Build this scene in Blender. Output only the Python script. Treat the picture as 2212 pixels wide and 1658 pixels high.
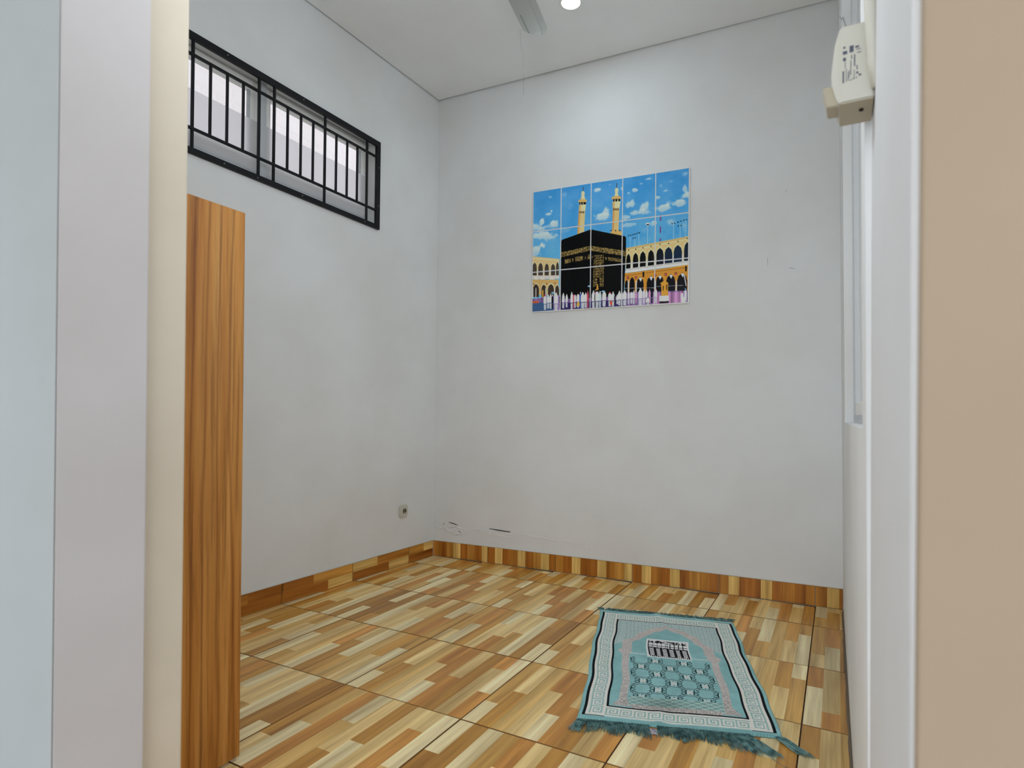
import bpy, bmesh, math, random
import numpy as np
from mathutils import Vector, Matrix

random.seed(7)
for o in list(bpy.data.objects): bpy.data.objects.remove(o)
SC = bpy.context.scene
COL = SC.collection

# ------------------------------------------------------------------ camera
H = 3.1587
cam_d = bpy.data.cameras.new('camera'); cam = bpy.data.objects.new('camera', cam_d); COL.objects.link(cam)
yaw, pitch, roll = -0.478244, 0.001392, 0.010098
fw = Vector((math.sin(yaw)*math.cos(pitch), math.cos(yaw)*math.cos(pitch), math.sin(pitch)))
rt = Vector((math.cos(yaw), -math.sin(yaw), 0)); up = rt.cross(fw)
r2 = rt*math.cos(roll)+up*math.sin(roll); u2 = -rt*math.sin(roll)+up*math.cos(roll)
M = Matrix((r2, u2, -fw)).transposed().to_4x4(); M.translation = Vector((2.586345, -1.064581, 0.988260))
cam.matrix_world = M
cam_d.sensor_fit = 'HORIZONTAL'; cam_d.sensor_width = 36
cam_d.lens = 1259.234117*36/2212
cam_d.shift_x = -51.794313/2212; cam_d.shift_y = 63.398556/2212
cam_d.clip_start = 0.01
cam_d.dof.use_dof = True; cam_d.dof.focus_distance = 2.7; cam_d.dof.aperture_fstop = 4.5
SC.camera = cam

# ------------------------------------------------------------------ sky, exposure, lamps
world = bpy.data.worlds.new('sky'); SC.world = world; world.use_nodes = True
bg = world.node_tree.nodes['Background']; bg.inputs['Color'].default_value = (0.90, 0.95, 1.0, 1); bg.inputs['Strength'].default_value = 2.6
SC.view_settings.view_transform = 'Standard'; SC.view_settings.look = 'None'
SC.view_settings.gamma = 1; SC.view_settings.use_curve_mapping = False
SC.view_settings.exposure = 0.0

LAMPS = [((1.318, 1.734), 2.5)]
FILL_GLOBE = ((1.90, 0.0, 2.20), 98.0)  # unseen fill lamp added to brighten the room
FILL_COL = (0.87, 0.95, 1.0)
SPOT_COL = (0.74, 0.90, 1.0)

# ------------------------------------------------------------------ helpers
def lin(c, k=1.0):
    o = []
    for v in c[:3]:
        v = v/255.0
        v = v/12.92 if v <= 0.04045 else ((v+0.055)/1.055)**2.4
        o.append(min(v*k, 0.95))
    return tuple(o)

def new_mat(name, col=(0.8, 0.8, 0.8), rough=0.6, spec=0.4, metal=0.0):
    m = bpy.data.materials.new(name); m.use_nodes = True
    b = m.node_tree.nodes['Principled BSDF']
    b.inputs['Base Color'].default_value = (*col, 1); b.inputs['Roughness'].default_value = rough
    b.inputs['Specular IOR Level'].default_value = spec; b.inputs['Metallic'].default_value = metal
    return m, m.node_tree.nodes, m.node_tree.links, b

def noise(nt, lk, scale, detail=3, vec=None, rough=0.5, mapping=None):
    n = nt.new('ShaderNodeTexNoise'); n.inputs['Scale'].default_value = scale; n.inputs['Detail'].default_value = detail
    n.inputs['Roughness'].default_value = rough
    tc = nt.new('ShaderNodeTexCoord'); src = tc.outputs['Object']
    if mapping:
        mp = nt.new('ShaderNodeMapping'); mp.inputs['Scale'].default_value = mapping; lk.new(src, mp.inputs['Vector']); src = mp.outputs['Vector']
    lk.new(src, n.inputs['Vector'])
    return n

def ramp(nt, lk, src, stops):
    r = nt.new('ShaderNodeValToRGB'); el = r.color_ramp.elements
    while len(el) < len(stops): el.new(0.5)
    for e, (p, c) in zip(el, stops): e.position = p; e.color = (*c, 1)
    lk.new(src, r.inputs['Fac']); return r

def mix(nt, lk, a, b, fac, mode='MIX'):
    m = nt.new('ShaderNodeMix'); m.data_type = 'RGBA'; m.blend_type = mode
    for sock, v in ((m.inputs[6], a), (m.inputs[7], b), (m.inputs[0], fac)):
        if isinstance(v, bpy.types.NodeSocket): lk.new(v, sock)
        elif isinstance(v, (int, float)): sock.default_value = v
        else: sock.default_value = (*v, 1)
    return m.outputs[2]

def painted(name, col, amt=0.03, rough=0.75, tint=None, bump=0.02):
    """matt wall paint with faint blotches and roller texture"""
    m, nt, lk, b = new_mat(name, col, rough, 0.25)
    n1 = noise(nt, lk, 1.6, 4); n2 = noise(nt, lk, 9.0, 5)
    hi = tuple(min(c*(1+amt), 0.95) for c in col); t = tint or (0.98, 0.965, 0.94)
    lo = tuple(c*(1-amt*1.6)*k for c, k in zip(col, t))
    r1 = ramp(nt, lk, n1.outputs['Fac'], [(0.32, lo), (0.62, hi)])
    r2 = ramp(nt, lk, n2.outputs['Fac'], [(0.28, (0.955, 0.955, 0.95)), (0.5, (1, 1, 1))])
    c = mix(nt, lk, r1.outputs['Color'], r2.outputs['Color'], 0.3, 'MULTIPLY')
    lk.new(c, b.inputs['Base Color'])
    n3 = noise(nt, lk, 160, 2); bp = nt.new('ShaderNodeBump'); bp.inputs['Strength'].default_value = bump*4; bp.inputs['Distance'].default_value = 0.001
    lk.new(n3.outputs['Fac'], bp.inputs['Height']); lk.new(bp.outputs['Normal'], b.inputs['Normal'])
    return m

WHITE = painted('white_wall_paint', (0.81, 0.82, 0.825), 0.022)
CEIL = painted('ceiling_paint', (0.925, 0.935, 0.95), 0.008)
M_COOL = painted('cool_outdoor_light_tint', (0.375, 0.392, 0.394), 0.02)  # cool cast of outdoor light is put into this wall colour
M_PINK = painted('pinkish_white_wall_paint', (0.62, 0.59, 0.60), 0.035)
M_CREAM = painted('cream_bounced_light_tint', (0.70, 0.62, 0.51), 0.04)  # warm tint stands for light bounced out from inside
M_BEIGE = painted('peach_beige_wall_paint', (0.41, 0.315, 0.225), 0.045)
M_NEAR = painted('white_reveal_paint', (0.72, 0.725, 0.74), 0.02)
M_BLACK, *_ = new_mat('black_iron_paint', (0.008, 0.008, 0.010), 0.5, 0.2)
M_ALU, *_ = new_mat('white_aluminium', (0.92, 0.91, 0.88), 0.4, 0.4)
M_ALUG, *_ = new_mat('grey_aluminium', (0.56, 0.58, 0.60), 0.45, 0.4)
M_PLAST, *_ = new_mat('ivory_plastic', (0.62, 0.60, 0.52), 0.38, 0.4)
M_PLASTG, *_ = new_mat('aged_ivory_plastic', (0.47, 0.42, 0.31), 0.45, 0.4)
M_DARK, *_ = new_mat('dark_cavity', (0.02, 0.017, 0.012), 0.8, 0.2)
M_GROUT, *_ = new_mat('dark_brown_grout', (0.055, 0.032, 0.018), 0.9, 0.1)
M_CAULK, *_ = new_mat('white_caulk', (0.72, 0.68, 0.60), 0.8, 0.2)
M_FAN, *_ = new_mat('fan_blade_enamel', (0.60, 0.60, 0.575), 0.35, 0.4)
M_GREYP, *_ = new_mat('grey_enamel', (0.30, 0.30, 0.29), 0.4, 0.4)
M_STEEL, *_ = new_mat('steel', (0.5, 0.5, 0.5), 0.3, 0.5, 1.0)
M_COBWEB, *_ = new_mat('cobweb_thread', (0.35, 0.34, 0.33), 0.9, 0.1)
M_GROUND = painted('concrete', (0.50, 0.50, 0.49), 0.05)

def glass_mat():
    m, nt, lk, b = new_mat('clear_glass', (1, 1, 1), 0.02, 0.5)
    t = nt.new('ShaderNodeBsdfTransparent'); t.inputs['Color'].default_value = (0.95, 0.96, 0.96, 1)
    g = nt.new('ShaderNodeBsdfGlossy'); g.inputs['Roughness'].default_value = 0.02
    f = nt.new('ShaderNodeLayerWeight'); f.inputs['Blend'].default_value = 0.35
    pw = nt.new('ShaderNodeMath'); pw.operation = 'POWER'; pw.inputs[1].default_value = 4.0; lk.new(f.outputs['Facing'], pw.inputs[0])
    ad = nt.new('ShaderNodeMath'); ad.operation = 'MULTIPLY_ADD'; ad.inputs[1].default_value = 0.7; ad.inputs[2].default_value = 0.02; lk.new(pw.outputs[0], ad.inputs[0])
    ms = nt.new('ShaderNodeMixShader'); lk.new(ad.outputs[0], ms.inputs[0]); lk.new(t.outputs[0], ms.inputs[1]); lk.new(g.outputs[0], ms.inputs[2])
    lk.new(ms.outputs[0], nt['Material Output'].inputs['Surface']); return m
M_GLASS = glass_mat()

def frosted_mat():
    m, nt, lk, b = new_mat('frosted_film', (0.9, 0.9, 0.9), 0.5, 0.3)
    t = nt.new('ShaderNodeBsdfTransparent'); t.inputs['Color'].default_value = (0.97, 0.97, 0.98, 1)
    tl = nt.new('ShaderNodeBsdfTranslucent'); tl.inputs['Color'].default_value = (0.97, 0.96, 0.97, 1)
    d = nt.new('ShaderNodeBsdfDiffuse'); d.inputs['Color'].default_value = (0.8, 0.8, 0.8, 1)
    a = nt.new('ShaderNodeMixShader'); a.inputs[0].default_value = 0.62; lk.new(t.outputs[0], a.inputs[1]); lk.new(tl.outputs[0], a.inputs[2])
    c = nt.new('ShaderNodeMixShader'); c.inputs[0].default_value = 0.06; lk.new(a.outputs[0], c.inputs[1]); lk.new(d.outputs[0], c.inputs[2])
    lk.new(c.outputs[0], nt['Material Output'].inputs['Surface']); return m
M_FROST = frosted_mat()

def emit_mat(name, col, s):
    m = bpy.data.materials.new(name); m.use_nodes = True; nt = m.node_tree.nodes; nt.remove(nt['Principled BSDF'])
    e = nt.new('ShaderNodeEmission'); e.inputs['Color'].default_value = (*col, 1); e.inputs['Strength'].default_value = s
    m.node_tree.links.new(e.outputs[0], nt['Material Output'].inputs['Surface']); return m
M_LAMP = emit_mat('lit_diffuser', (0.97, 0.99, 1.0), 6.0)

def wood_mat():
    m, nt, lk, b = new_mat('orange_brown_wood_veneer', (0.4, 0.2, 0.08), 0.42, 0.35)
    n1 = noise(nt, lk, 1.0, 5, mapping=(26, 26, 0.9), rough=0.6)
    n2 = noise(nt, lk, 1.0, 6, mapping=(95, 95, 2.2), rough=0.65)
    n3 = noise(nt, lk, 1.0, 3, mapping=(9, 9, 0.35))
    r1 = ramp(nt, lk, n1.outputs['Fac'], [(0.28, lin((136, 84, 30), KW)), (0.42, lin((166, 112, 50), KW)), (0.56, lin((182, 130, 66), KW)), (0.74, lin((194, 148, 84), KW))])
    r2 = ramp(nt, lk, n2.outputs['Fac'], [(0.34, (0.50, 0.42, 0.34)), (0.48, (0.95, 0.93, 0.91)), (0.7, (1.08, 1.06, 1.02))])
    r3 = ramp(nt, lk, n3.outputs['Fac'], [(0.35, (0.84, 0.78, 0.70)), (0.6, (1.04, 1.03, 1.02))])
    c = mix(nt, lk, r1.outputs['Color'], r2.outputs['Color'], 0.8, 'MULTIPLY'); c = mix(nt, lk, c, r3.outputs['Color'], 0.8, 'MULTIPLY')
    # dark growth-ring lines
    w = nt.new('ShaderNodeTexWave'); w.bands_direction = 'Y'; w.inputs['Scale'].default_value = 5.0; w.inputs['Distortion'].default_value = 7.0
    w.inputs['Detail'].default_value = 3; w.inputs['Detail Scale'].default_value = 0.6
    tc = nt.new('ShaderNodeTexCoord'); mp = nt.new('ShaderNodeMapping'); mp.inputs['Scale'].default_value = (1, 1.6, 0.16)
    lk.new(tc.outputs['Object'], mp.inputs['Vector']); lk.new(mp.outputs['Vector'], w.inputs['Vector'])
    r4 = ramp(nt, lk, w.outputs['Fac'], [(0.0, (0.60, 0.50, 0.42)), (0.10, (0.9, 0.88, 0.85)), (0.3, (1, 1, 1))])
    c = mix(nt, lk, c, r4.outputs['Color'], 0.85, 'MULTIPLY')
    lk.new(c, b.inputs['Base Color']); return m

KW = 1.36
K = 1.56          # reflectance scale: seen colour -> paint colour
WOOD = wood_mat()

def print_mat(name, rough, spec, grain=True, bump=0.0):
    """colour comes from the print (vertex colours of the flat pattern); grain runs along the strips (local y)"""
    m, nt, lk, b = new_mat(name, (0.5, 0.5, 0.5), rough, spec)
    a = nt.new('ShaderNodeAttribute'); a.attribute_name = 'print'
    c = a.outputs['Color']
    if grain:
        s = nt.new('ShaderNodeAttribute'); s.attribute_name = 'seed'
        tc = nt.new('ShaderNodeTexCoord')
        def g(sx, sy, det, wmul):
            mp = nt.new('ShaderNodeMapping'); mp.inputs['Scale'].default_value = (sx, sy, 1); lk.new(tc.outputs['UV'], mp.inputs['Vector'])
            n = nt.new('ShaderNodeTexNoise'); n.noise_dimensions = '4D'; n.inputs['Scale'].default_value = 1; n.inputs['Detail'].default_value = det
            mu = nt.new('ShaderNodeMath'); mu.operation = 'MULTIPLY'; mu.inputs[1].default_value = wmul; lk.new(s.outputs['Fac'], mu.inputs[0])
            lk.new(mp.outputs['Vector'], n.inputs['Vector']); lk.new(mu.outputs[0], n.inputs['W']); return n
        n1 = g(30, 1.6, 3, 37.0); n2 = g(210, 4.5, 3, 91.0)
        r1 = ramp(nt, lk, n1.outputs['Fac'], [(0.30, (0.60, 0.52, 0.42)), (0.45, (0.90, 0.87, 0.82)), (0.56, (1.06, 1.07, 1.08)), (0.70, (1.30, 1.36, 1.46))])
        r2 = ramp(nt, lk, n2.outputs['Fac'], [(0.30, (0.80, 0.77, 0.73)), (0.55, (1, 1, 1)), (0.75, (1.06, 1.07, 1.08))])
        c = mix(nt, lk, c, r1.outputs['Color'], 1.0, 'MULTIPLY'); c = mix(nt, lk, c, r2.outputs['Color'], 0.7, 'MULTIPLY')
    lk.new(c, b.inputs['Base Color'])
    if bump:
        n3 = noise(nt, lk, 700, 2); bp = nt.new('ShaderNodeBump'); bp.inputs['Strength'].default_value = bump; bp.inputs['Distance'].default_value = 0.001
        lk.new(n3.outputs['Fac'], bp.inputs['Height']); lk.new(bp.outputs['Normal'], b.inputs['Normal'])
    return m
M_TILE = print_mat('wood_print_ceramic', 0.30, 0.35)
M_SKIRT = print_mat('wood_print_skirting', 0.30, 0.35)
M_PIC = print_mat('photo_print_ceramic', 0.16, 0.18, grain=False)
M_PILE = print_mat('woven_pile', 0.95, 0.1, grain=False, bump=0.5)

def mesh_obj(name, verts, faces, mat=None, parent=None, smooth=False, loc=None):
    me = bpy.data.meshes.new(name); me.from_pydata([tuple(v) for v in verts], [], faces); me.update()
    if mat: me.materials.append(mat)
    if smooth: me.polygons.foreach_set('use_smooth', [True]*len(me.polygons))
    o = bpy.data.objects.new(name, me); COL.objects.link(o)
    if parent: o.parent = parent
    if loc: o.location = loc
    return o

def bm_obj(name, bm, mat=None, parent=None, smooth=False):
    bmesh.ops.recalc_face_normals(bm, faces=bm.faces)
    me = bpy.data.meshes.new(name); bm.to_mesh(me); bm.free()
    if mat: me.materials.append(mat)
    if smooth: me.polygons.foreach_set('use_smooth', [True]*len(me.polygons))
    o = bpy.data.objects.new(name, me); COL.objects.link(o)
    if parent: o.parent = parent
    return o

def prism(bm, p8):
    v = [bm.verts.new(p) for p in p8]
    for f in ((0, 1, 2, 3), (7, 6, 5, 4), (0, 4, 5, 1), (1, 5, 6, 2), (2, 6, 7, 3), (3, 7, 4, 0)): bm.faces.new([v[i] for i in f])
    return v

def bx(bm, x0, x1, y0, y1, z0, z1, fn=None):
    p = [(x0, y0, z0), (x1, y0, z0), (x1, y1, z0), (x0, y1, z0), (x0, y0, z1), (x1, y0, z1), (x1, y1, z1), (x0, y1, z1)]
    if fn: p = [fn(*q) for q in p]
    return prism(bm, p)

def box(name, x0, x1, y0, y1, z0, z1, mat, parent=None, bev=0.0, fn=None, seg=2):
    bm = bmesh.new(); bx(bm, x0, x1, y0, y1, z0, z1, fn)
    if bev: bmesh.ops.bevel(bm, geom=bm.edges[:], offset=bev, segments=seg, affect='EDGES', profile=0.5)
    return bm_obj(name, bm, mat, parent)

def cyl(bm, c, r, h, axis='Z', seg=24, r2=None):
    m = Matrix.Translation(c)
    if axis == 'X': m = m @ Matrix.Rotation(math.pi/2, 4, 'Y')
    if axis == 'Y': m = m @ Matrix.Rotation(-math.pi/2, 4, 'X')
    bmesh.ops.create_cone(bm, cap_ends=True, segments=seg, radius1=r, radius2=r if r2 is None else r2, depth=h, matrix=m)

def tube(bm, pts, r, seg=6):
    rings = []
    pts = [Vector(p) for p in pts]
    for i, p in enumerate(pts):
        d = (pts[min(i+1, len(pts)-1)]-pts[max(i-1, 0)]).normalized()
        a = d.orthogonal().normalized() if i == 0 else (rings[-1][1]-d*rings[-1][1].dot(d)).normalized()
        b = d.cross(a); rr = r[i] if isinstance(r, (list, tuple)) else r
        rings.append(([bm.verts.new(p+(a*math.cos(t)+b*math.sin(t))*rr) for t in [2*math.pi*k/seg for k in range(seg)]], a))
    for (A, _), (B, _) in zip(rings, rings[1:]):
        for k in range(seg): bm.faces.new((A[k], A[(k+1) % seg], B[(k+1) % seg], B[k]))
    bm.faces.new(rings[0][0][::-1]); bm.faces.new(rings[-1][0])

def thing(name, loc, label, cat, group=None):
    e = bpy.data.objects.new(name, None); COL.objects.link(e); e.location = loc; e.empty_display_size = 0.1
    e['label'] = label; e['category'] = cat
    if group: e['group'] = group
    return e
def tag(o, label, cat, group=None):
    o['label'] = label; o['category'] = cat
    if group: o['group'] = group
    return o
def struct(o): o['kind'] = 'structure'; return o
def adopt(parent, *kids):
    """parent at its place, meshes written in world coordinates"""
    for k in kids:
        k.parent = parent; k.matrix_parent_inverse = Matrix.Translation(parent.location).inverted()

# ------------------------------------------------------------------ the room (x along the picture wall, y into the room, z up)
def LX(y, z): return 0.08575+0.0281*(y-2.217)+0.0142*z/H             # left wall face
def BY(x, z): return 2.217+0.0459*(x-0.086)-0.0012*z/H               # picture wall face
def RX(y, z): return 2.6186-0.0092*(y-2.29)-z*(0.0116+0.0044*min(1, max(0, (y+0.56)/2.85)))   # right wall face
def RXN(y, z): return 2.6395-0.0058*z                                # right reveal nearest the doorway, set back a little
left_fn = lambda d, y, z: (LX(y, z)-d, y, z)
back_fn = lambda x, d, z: (x, BY(x, z)+d, z)
right_fn = lambda d, y, z: (RX(y, z)+d, y, z)
near_fn = lambda d, y, z: (RXN(y, z)+d, y, z)
win_fn = lambda d, y, z: (LX(y, z)-d, y, z-0.0127*(y-1.07))           # the high window hangs a little out of level
TOP = H+0.05

# floor: dark grout bed with ceramic tiles as children
floor = struct(box('floor', -0.10, 2.78, -0.60, 2.42, -0.06, -0.0035, M_GROUT))

LIGHT, CREAM, TAN, TANB, BROWN, ORANGE, DARK = (203, 186, 142), (198, 170, 114), (188, 153, 90), (180, 139, 72), (168, 122, 54), (174, 121, 56), (154, 108, 44)
ENDS = [0.29, 0.50, None, 0.63, 0.335, 0.485, None, 0.755, 0.38]
PRINTS = {
 'A': [(LIGHT, TANB), (BROWN, CREAM), (TAN, TAN), (CREAM, ORANGE), (LIGHT, ORANGE), (ORANGE, CREAM), (BROWN, BROWN), (CREAM, ORANGE), (ORANGE, LIGHT)],
 'B': [(CREAM, TANB), (LIGHT, ORANGE), (BROWN, TAN), (CREAM, LIGHT), (ORANGE, CREAM), (TANB, CREAM), (LIGHT, LIGHT), (BROWN, BROWN), (LIGHT, DARK)],
 'C': [(TANB, LIGHT), (BROWN, CREAM), (TAN, BROWN), (LIGHT, TANB), (CREAM, BROWN), (ORANGE, LIGHT), (TAN, TAN), (CREAM, TANB), (BROWN, LIGHT)],
 'D': [(CREAM, BROWN), (LIGHT, TAN), (ORANGE, ORANGE), (TAN, LIGHT), (BROWN, CREAM), (LIGHT, BROWN), (CREAM, TANB), (ORANGE, CREAM), (TAN, LIGHT)]}

def strips(kind, flip, x0, x1, y0, y1):
    """the printed strips of one 0.5 m tile clipped to the local rectangle (metres), with colour and grain seed"""
    out = []
    for i, (ca, cb) in enumerate(PRINTS[kind]):
        e = ENDS[i]
        segs = [(0, 1, ca)] if e is None else [(0, e, ca), (e, 1, cb)]
        for j, (a, b, c) in enumerate(segs):
            u0, u1, v0, v1 = i/9, (i+1)/9, a, b
            if flip: u0, u1, v0, v1 = 1-u1, 1-u0, 1-v1, 1-v0
            u0, u1, v0, v1 = max(u0*.5, x0), min(u1*.5, x1), max(v0*.5, y0), min(v1*.5, y1)
            if u1-u0 > 0.002 and v1-v0 > 0.002: out.append((u0, u1, v0, v1, c, (i*2+j)*0.137+ord(kind)*0.71))
    return out

def printed_tile(name, quads, x0, x1, y0, y1, mat, place, th=0.008, gap=0.0015, bevel=0.0012, k=None, jit=0.0, swap=False):
    """flat printed top made of the strips, bevelled edge and sides; place(u, v, h) -> world"""
    k = k or K
    X0, X1, Y0, Y1 = x0+gap+bevel, x1-gap-bevel, y0+gap+bevel, y1-gap-bevel
    vs, fs, cols, seeds, uvs = [], [], [], [], []
    for (a, b, c, d, colr, s) in quads:
        a, b, c, d = max(a, X0), min(b, X1), max(c, Y0), min(d, Y1)
        if b-a < 0.001 or d-c < 0.001: continue
        n = len(vs); pts = [(a, c), (b, c), (b, d), (a, d)]
        vs += [place(p[0], p[1], 0) for p in pts]; fs.append((n, n+1, n+2, n+3))
        rr = random.Random(int(s*1000)); l = lin(colr, k); t1, t2 = 1+rr.uniform(-.12, .12), 1+rr.uniform(-.12, .12)
        cols += [tuple(v*t1 for v in l), tuple(v*t2 for v in l), tuple(v*t2 for v in l), tuple(v*t1 for v in l)]
        seeds.append(s); uvs += [(p[1], p[0]) if swap else p for p in pts]
    edge = lin((112, 78, 42), k)
    rim = [(X0, Y0), (X1, Y0), (X1, Y1), (X0, Y1)]; rim2 = [(x0+gap, y0+gap), (x1-gap, y0+gap), (x1-gap, y1-gap), (x0+gap, y1-gap)]
    n = len(vs); vs += [place(*p, 0) for p in rim]+[place(*p, -bevel) for p in rim2]+[place(*p, -th) for p in rim2]
    for r in (0, 4):
        for q in range(4):
            fs.append((n+r+q, n+r+4+q, n+r+4+(q+1) % 4, n+r+(q+1) % 4)); cols += [edge]*4; seeds.append(0.3); uvs += [(0, 0)]*4
    o = mesh_obj(name, vs, fs, mat)
    me = o.data
    ca = me.color_attributes.new('print', 'FLOAT_COLOR', 'CORNER'); ca.data.foreach_set('color', [x for c in cols for x in (*c, 1)])
    sa = me.attributes.new('seed', 'FLOAT', 'FACE'); sa.data.foreach_set('value', seeds)
    ul = me.uv_layers.new(name='UVMap'); ul.data.foreach_set('uv', [x for u in uvs for x in u])
    return o

XG = [-0.010, 0.4905, 1.0050, 1.5100, 2.0080, 2.4903, 2.990]
YG = [-0.998, -0.498, 0.002, 0.5030, 1.0000, 1.4930, 1.9950, 2.495]
FL = {(0, 1): 'CL', (0, 2): 'BL', (0, 3): 'DL', (1, 0): 'BL', (1, 1): 'CR', (1, 2): 'BR', (1, 3): 'AR', (2, 0): 'DL', (2, 1): 'AL', (2, 2): 'BL', (2, 3): 'AL',
      (3, 0): 'BR', (3, 1): 'AL', (3, 2): 'AL', (3, 3): 'CL', (4, 0): 'AL', (4, 1): 'DR', (4, 2): 'AR', (4, 3): 'CR', (4, 4): 'DR', (5, 0): 'AL', (5, 1): 'CR', (5, 2): 'AR', (5, 3): 'BL', (5, 4): 'CL'}
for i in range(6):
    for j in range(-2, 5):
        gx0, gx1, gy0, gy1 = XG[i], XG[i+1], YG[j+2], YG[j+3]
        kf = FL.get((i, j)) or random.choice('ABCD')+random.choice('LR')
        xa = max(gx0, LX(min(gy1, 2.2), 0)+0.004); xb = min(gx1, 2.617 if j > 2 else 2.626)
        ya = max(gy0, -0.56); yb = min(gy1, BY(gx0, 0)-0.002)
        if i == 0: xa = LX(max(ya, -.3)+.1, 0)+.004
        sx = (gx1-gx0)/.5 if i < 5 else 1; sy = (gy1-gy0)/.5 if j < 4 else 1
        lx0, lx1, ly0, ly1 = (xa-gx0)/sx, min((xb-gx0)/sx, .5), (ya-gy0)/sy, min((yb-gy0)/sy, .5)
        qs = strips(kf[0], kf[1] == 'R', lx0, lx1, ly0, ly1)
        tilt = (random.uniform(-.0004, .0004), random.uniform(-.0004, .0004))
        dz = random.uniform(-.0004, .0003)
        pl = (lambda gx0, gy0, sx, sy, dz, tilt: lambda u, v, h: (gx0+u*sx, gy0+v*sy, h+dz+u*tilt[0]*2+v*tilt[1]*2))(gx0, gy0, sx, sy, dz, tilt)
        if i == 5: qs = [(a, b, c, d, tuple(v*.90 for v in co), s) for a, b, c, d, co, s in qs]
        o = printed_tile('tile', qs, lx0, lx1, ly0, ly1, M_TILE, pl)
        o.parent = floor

# walls
def wall_with_holes(name, fn, a0, a1, z0, z1, holes, th, mat, swap=False):
    """solid wall split around rectangular openings; a runs along the wall"""
    bm = bmesh.new(); cuts = sorted({a0, a1, *[h[0] for h in holes], *[h[1] for h in holes]})
    for p, q in zip(cuts, cuts[1:]):
        hs = [h for h in holes if h[0] <= p+1e-6 and h[1] >= q-1e-6]
        zs = [z0]+[v for h in sorted(hs, key=lambda h: h[2]) for v in (h[2], h[3])]+[z1]
        for k in range(0, len(zs), 2):
            if zs[k+1]-zs[k] > 1e-4:
                if swap: bx(bm, p, q, 0, th, zs[k], zs[k+1], fn)
                else: bx(bm, 0, th, p, q, zs[k], zs[k+1], fn)
    return struct(bm_obj(name, bm, mat))

W1 = (0.112, 1.628, 2.125, 2.640)
wall_left = wall_with_holes('wall_left', left_fn, -0.323, 2.40, -0.05, TOP, [W1], 0.13, WHITE)
wall_back = wall_with_holes('wall_back', back_fn, -0.12, 2.80, -0.05, TOP, [], 0.13, WHITE, swap=True)
W2 = (0.15, 1.60, 0.966, 3.04)
wall_right = wall_with_holes('wall_right', right_fn, 0.03, 2.42, -0.05, TOP, [W2], 0.13, WHITE)
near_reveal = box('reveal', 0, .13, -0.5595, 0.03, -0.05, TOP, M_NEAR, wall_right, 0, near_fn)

# front wall: pier left of the opening with a rebated reveal, header above, wall right of the opening
def quad_strip(name, pts, z0, z1, mat, parent=None):
    vs = [(x, y, z0) for x, y in pts]+[(x, y, z1) for x, y in pts]; n = len(pts)
    return mesh_obj(name, vs, [(i, i+1, n+i+1, n+i) for i in range(n-1)], mat, parent)
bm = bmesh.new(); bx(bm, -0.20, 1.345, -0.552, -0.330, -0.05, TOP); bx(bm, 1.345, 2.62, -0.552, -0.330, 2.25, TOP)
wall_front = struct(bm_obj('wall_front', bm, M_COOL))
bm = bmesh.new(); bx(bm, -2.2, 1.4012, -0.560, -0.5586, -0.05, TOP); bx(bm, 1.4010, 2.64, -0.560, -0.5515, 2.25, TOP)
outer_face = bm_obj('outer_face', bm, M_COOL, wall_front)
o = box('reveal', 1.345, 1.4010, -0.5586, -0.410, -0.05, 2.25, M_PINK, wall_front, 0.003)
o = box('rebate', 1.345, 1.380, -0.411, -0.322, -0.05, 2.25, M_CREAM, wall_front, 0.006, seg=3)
o = box('inner_face', -0.20, 1.345, -0.330, -0.323, -0.05, TOP, WHITE, wall_front)
wall_entry = struct(box('wall_entry', 2.6375, 4.6, -0.575, -0.44, -0.05, TOP, M_BEIGE, bev=0.004))

# ceiling board with a thin open joint along the walls, roof slab above it
bm = bmesh.new()
g = 0.009
c = [(LX(-0.3, H)+g, -0.318), (2.6, -0.318), (RX(2.3, H)-g, BY(2.58, H)-g), (LX(2.2, H)+g, BY(0.02, H)-g)]
prism(bm, [(x, y, H) for x, y in c]+[(x, y, H+0.012) for x, y in c])
ceiling = struct(bm_obj('ceiling', bm, CEIL))
roof = struct(box('ceiling_slab', -0.4, 4.6, -0.60, 2.6, TOP, TOP+0.12, M_GROUND))

# skirting tiles
def skirt(name, kind_seq, joints, place, parent, vert):
    for n, (a, b) in enumerate(zip(joints, joints[1:])):
        L = b-a; qs = []
        if vert:
            off = 0 if b < 2.6 else 0
            for q, cc in enumerate(kind_seq[n]):
                u0, u1 = q/9*.5, (q+1)/9*.5
                if u0 < L: qs.append((u0, min(u1, L), 0, .106, cc, n*3.1+q*.37))
        else:
            for (u0, u1, v0, v1, cc) in kind_seq[n]: qs.append((u0*.5, min(u1*.5, L), v0, v1, cc, n*2.3+u0*3+v0*40))
        o = printed_tile('tile', qs, 0, L, 0, .106, M_SKIRT, lambda u, v, h, a=a: place(a+u, v, h), th=0.006, gap=0.0009, bevel=0.001, swap=not vert)
        o.parent = parent
        cb = bmesh.new(); P = [place(a, .1062, .0006), place(b, .1062, .0006), place(b, .1062, -.006), place(a, .1062, -.006)]
        P2 = [place(a, .1085, -.001), place(b, .1085, -.001), place(b, .1085, -.006), place(a, .1085, -.006)]
        prism(cb, P+P2); bm_obj('caulk', cb, M_CAULK, parent)
Dk, Md, Lt, Mo = (146, 90, 32), (166, 118, 52), (192, 160, 94), (158, 106, 42)
bs = [[Md, Dk, Md, Lt, Dk, Md, Dk, Lt, Dk], [Dk, Lt, Dk, Mo, Lt, Dk, Md, Lt, Dk], [Mo, Dk, Lt, Dk, Dk, Lt, Mo, Md, Lt], [Dk, Lt, Mo, Dk, Lt, Dk, Md, Mo, Dk], [Mo, Lt, Dk, Dk, Lt, Dk, Mo, Dk, Mo], [Mo, Lt, Mo]]
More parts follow.
